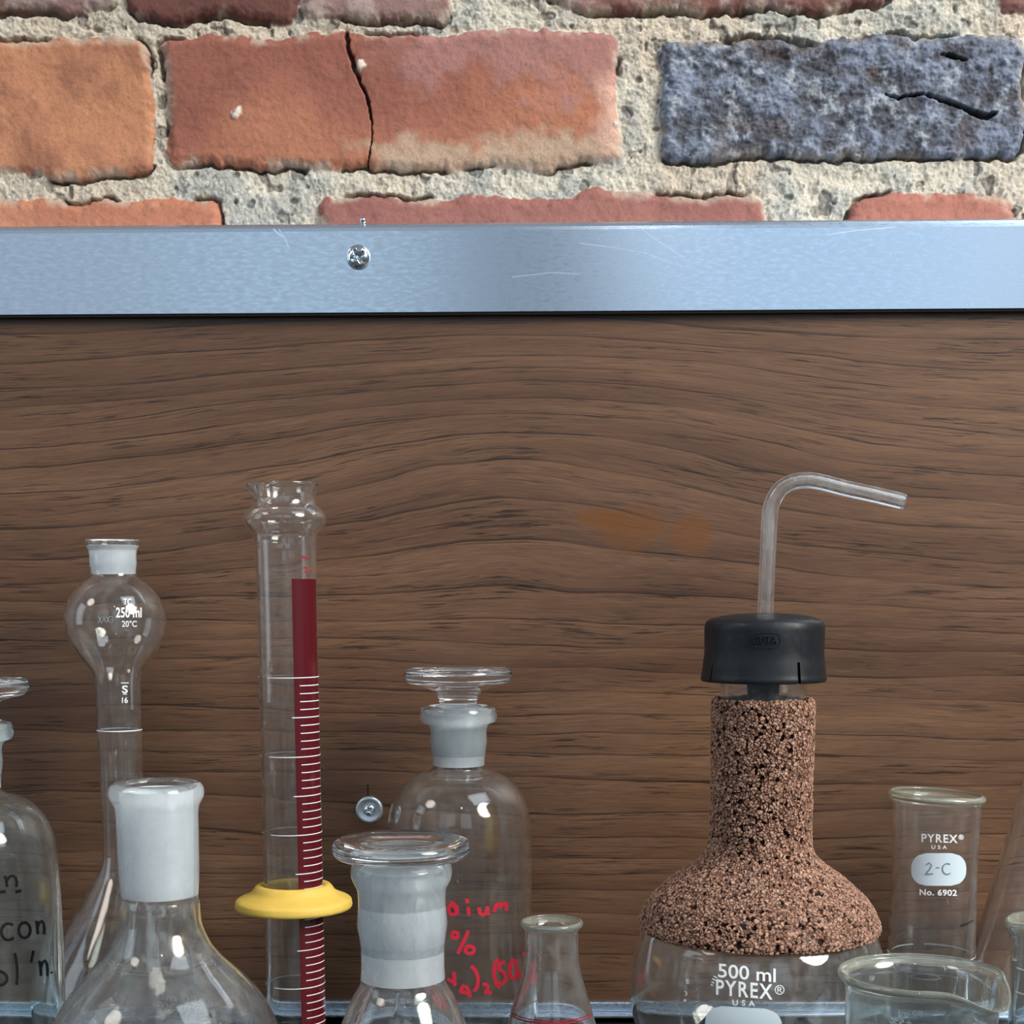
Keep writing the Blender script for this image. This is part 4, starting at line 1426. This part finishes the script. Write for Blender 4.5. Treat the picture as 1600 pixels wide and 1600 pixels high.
# ------------------------------------------------------------------ beakers at the right front
def spouted(a_deg, out_, dip, zlip, zbody, width=0.42):
    a0 = math.radians(a_deg)

    def fn(a, r, z):
        if z < zbody: return r, z
        f_ = ((z - zbody) / (zlip - zbody))
        f_ = f_ * f_
        d_ = (a - a0 + math.pi) % (2 * math.pi) - math.pi
        b_ = math.exp(-(d_ / width) ** 2)
        s_ = math.exp(-((abs(d_) - width * 1.9) / (width * 0.7)) ** 2)
        return r + f_ * (out_ * b_ - out_ * 0.25 * s_), z - f_ * dip * b_
    return fn


BK = Spot(1441, 1530, 0.530)
root = thing('beaker', 'low spouted beaker with a yellowish rim coloured pale for gathered light and mirrored 80 ml print, front right', 'beaker', BK.loc)
top = BK.prof([(1518, 125), (1519, 128), (1522, 130), (1527, 129), (1533, 123), (1542, 118.5), (1560, 117), (1620, 116), (1800, 116)])
rb = top[0][0]
outer = spline([(0, 0), (rb * .86, 0), (rb * .97, .0015), (rb, .005)] + top, 5)
BKr = rfun_of(outer)
zrim = BK.rz(1533, 0)[1]; zl = BK.rz(1518, 0)[1]; zbd = BK.rz(1590, 0)[1]
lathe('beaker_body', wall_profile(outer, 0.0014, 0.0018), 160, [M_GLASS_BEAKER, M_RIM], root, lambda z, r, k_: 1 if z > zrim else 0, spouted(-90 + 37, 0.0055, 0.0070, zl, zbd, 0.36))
lettering('printed_label', BK, BKr, [('80 ml', 1423, 1583, 40, 12, 0.0, True, 0.025), ('±5%', 1407, 1596, 36, 10, 0.1, True, 0.02)], M_WHITE_FAR, root, far=True)
paint('graduation_line', BK, BKr, [[(1448, 1584), (1462, 1583)]], 2.4, M_WHITE_FAR, root, far=True)

RB = Spot(1648, 1520, 0.620)
root = thing('beaker', 'beaker with a flared rim, cut off by the right frame edge', 'beaker', RB.loc)
top = RB.prof([(1436, 70), (1437, 74), (1441, 76), (1448, 74.5), (1460, 70), (1478, 67), (1500, 66.5), (1700, 66.5)])
rb = top[0][0]
outer = spline([(0, 0), (rb * .86, 0), (rb * .97, .0015), (rb, .005)] + top, 5)
RBr = rfun_of(outer)
zrim2 = RB.rz(1454, 0)[1]; zl = RB.rz(1436, 0)[1]; zbd = RB.rz(1485, 0)[1]
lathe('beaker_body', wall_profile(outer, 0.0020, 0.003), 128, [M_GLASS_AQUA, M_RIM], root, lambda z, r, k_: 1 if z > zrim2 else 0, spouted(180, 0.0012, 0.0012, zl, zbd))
bmv = ([], [])
for pyq in (1508, 1545, 1582):
    z_ = RB.rz(pyq, 0)[1]
    ring_band(bmv, RBr(z_), z_, 0.0005, -75, -55)
bands_obj('graduation_lines', bmv, M_WHITE, root)

# large conical flask behind, mostly out of frame
LE = Spot(1668, 1350, 0.700)
root = thing('conical_flask', 'large conical flask at the back, only its slanting left side in frame', 'flask', LE.loc)
top = LE.prof([(1050, 50), (1053, 54), (1058, 52), (1064, 46), (1075, 44), (1115, 45), (1135, 48), (1160, 54), (1225, 72), (1350, 103), (1492, 137), (1590, 160), (1620, 164)])
rb = top[0][0]
outer = spline([(0, 0), (rb * .86, 0), (rb * .97, .0015), (rb * 1.0, .005)] + top, 5)
lathe('flask_body', wall_profile(outer, 0.0016, 0.002), 128, [M_GLASS], root)

# small conical flask with red line
SE = Spot(862, 1500, 0.600)
root = thing('conical_flask', 'small conical flask with a rolled rim and a thin red ring line', 'flask', SE.loc)
top = SE.prof([(1438, 44), (1438.5, 47), (1441, 49), (1445, 48.5), (1449, 45), (1453, 42), (1462, 41.5), (1485, 41.7), (1503, 43), (1525, 47.5), (1545, 53), (1570, 60.5), (1600, 69), (1680, 90), (1730, 102), (1745, 103)])
rb = top[0][0]
outer = spline([(0, 0), (rb * .86, 0), (rb * .97, .0012), (rb * 1.0, .004)] + top, 5)
SEr = rfun_of(outer)
zrim4 = SE.rz(1450, 0)[1]
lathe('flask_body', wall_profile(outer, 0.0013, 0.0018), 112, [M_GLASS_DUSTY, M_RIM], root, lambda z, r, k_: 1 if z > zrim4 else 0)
bmv = ([], [])
z_ = SE.rz(1578, 0)[1]
ring_band(bmv, SEr(z_), z_, 0.00045, -180, 180, 0.0002)
z_ = SE.rz(1581.5, 0)[1]
ring_band(bmv, SEr(z_), z_, 0.0006, -100, 70, 0.0002)
bands_obj('red_line', bmv, M_REDLINE, root)['label'] = 'thin red ring line'
print('SCENE BUILT')
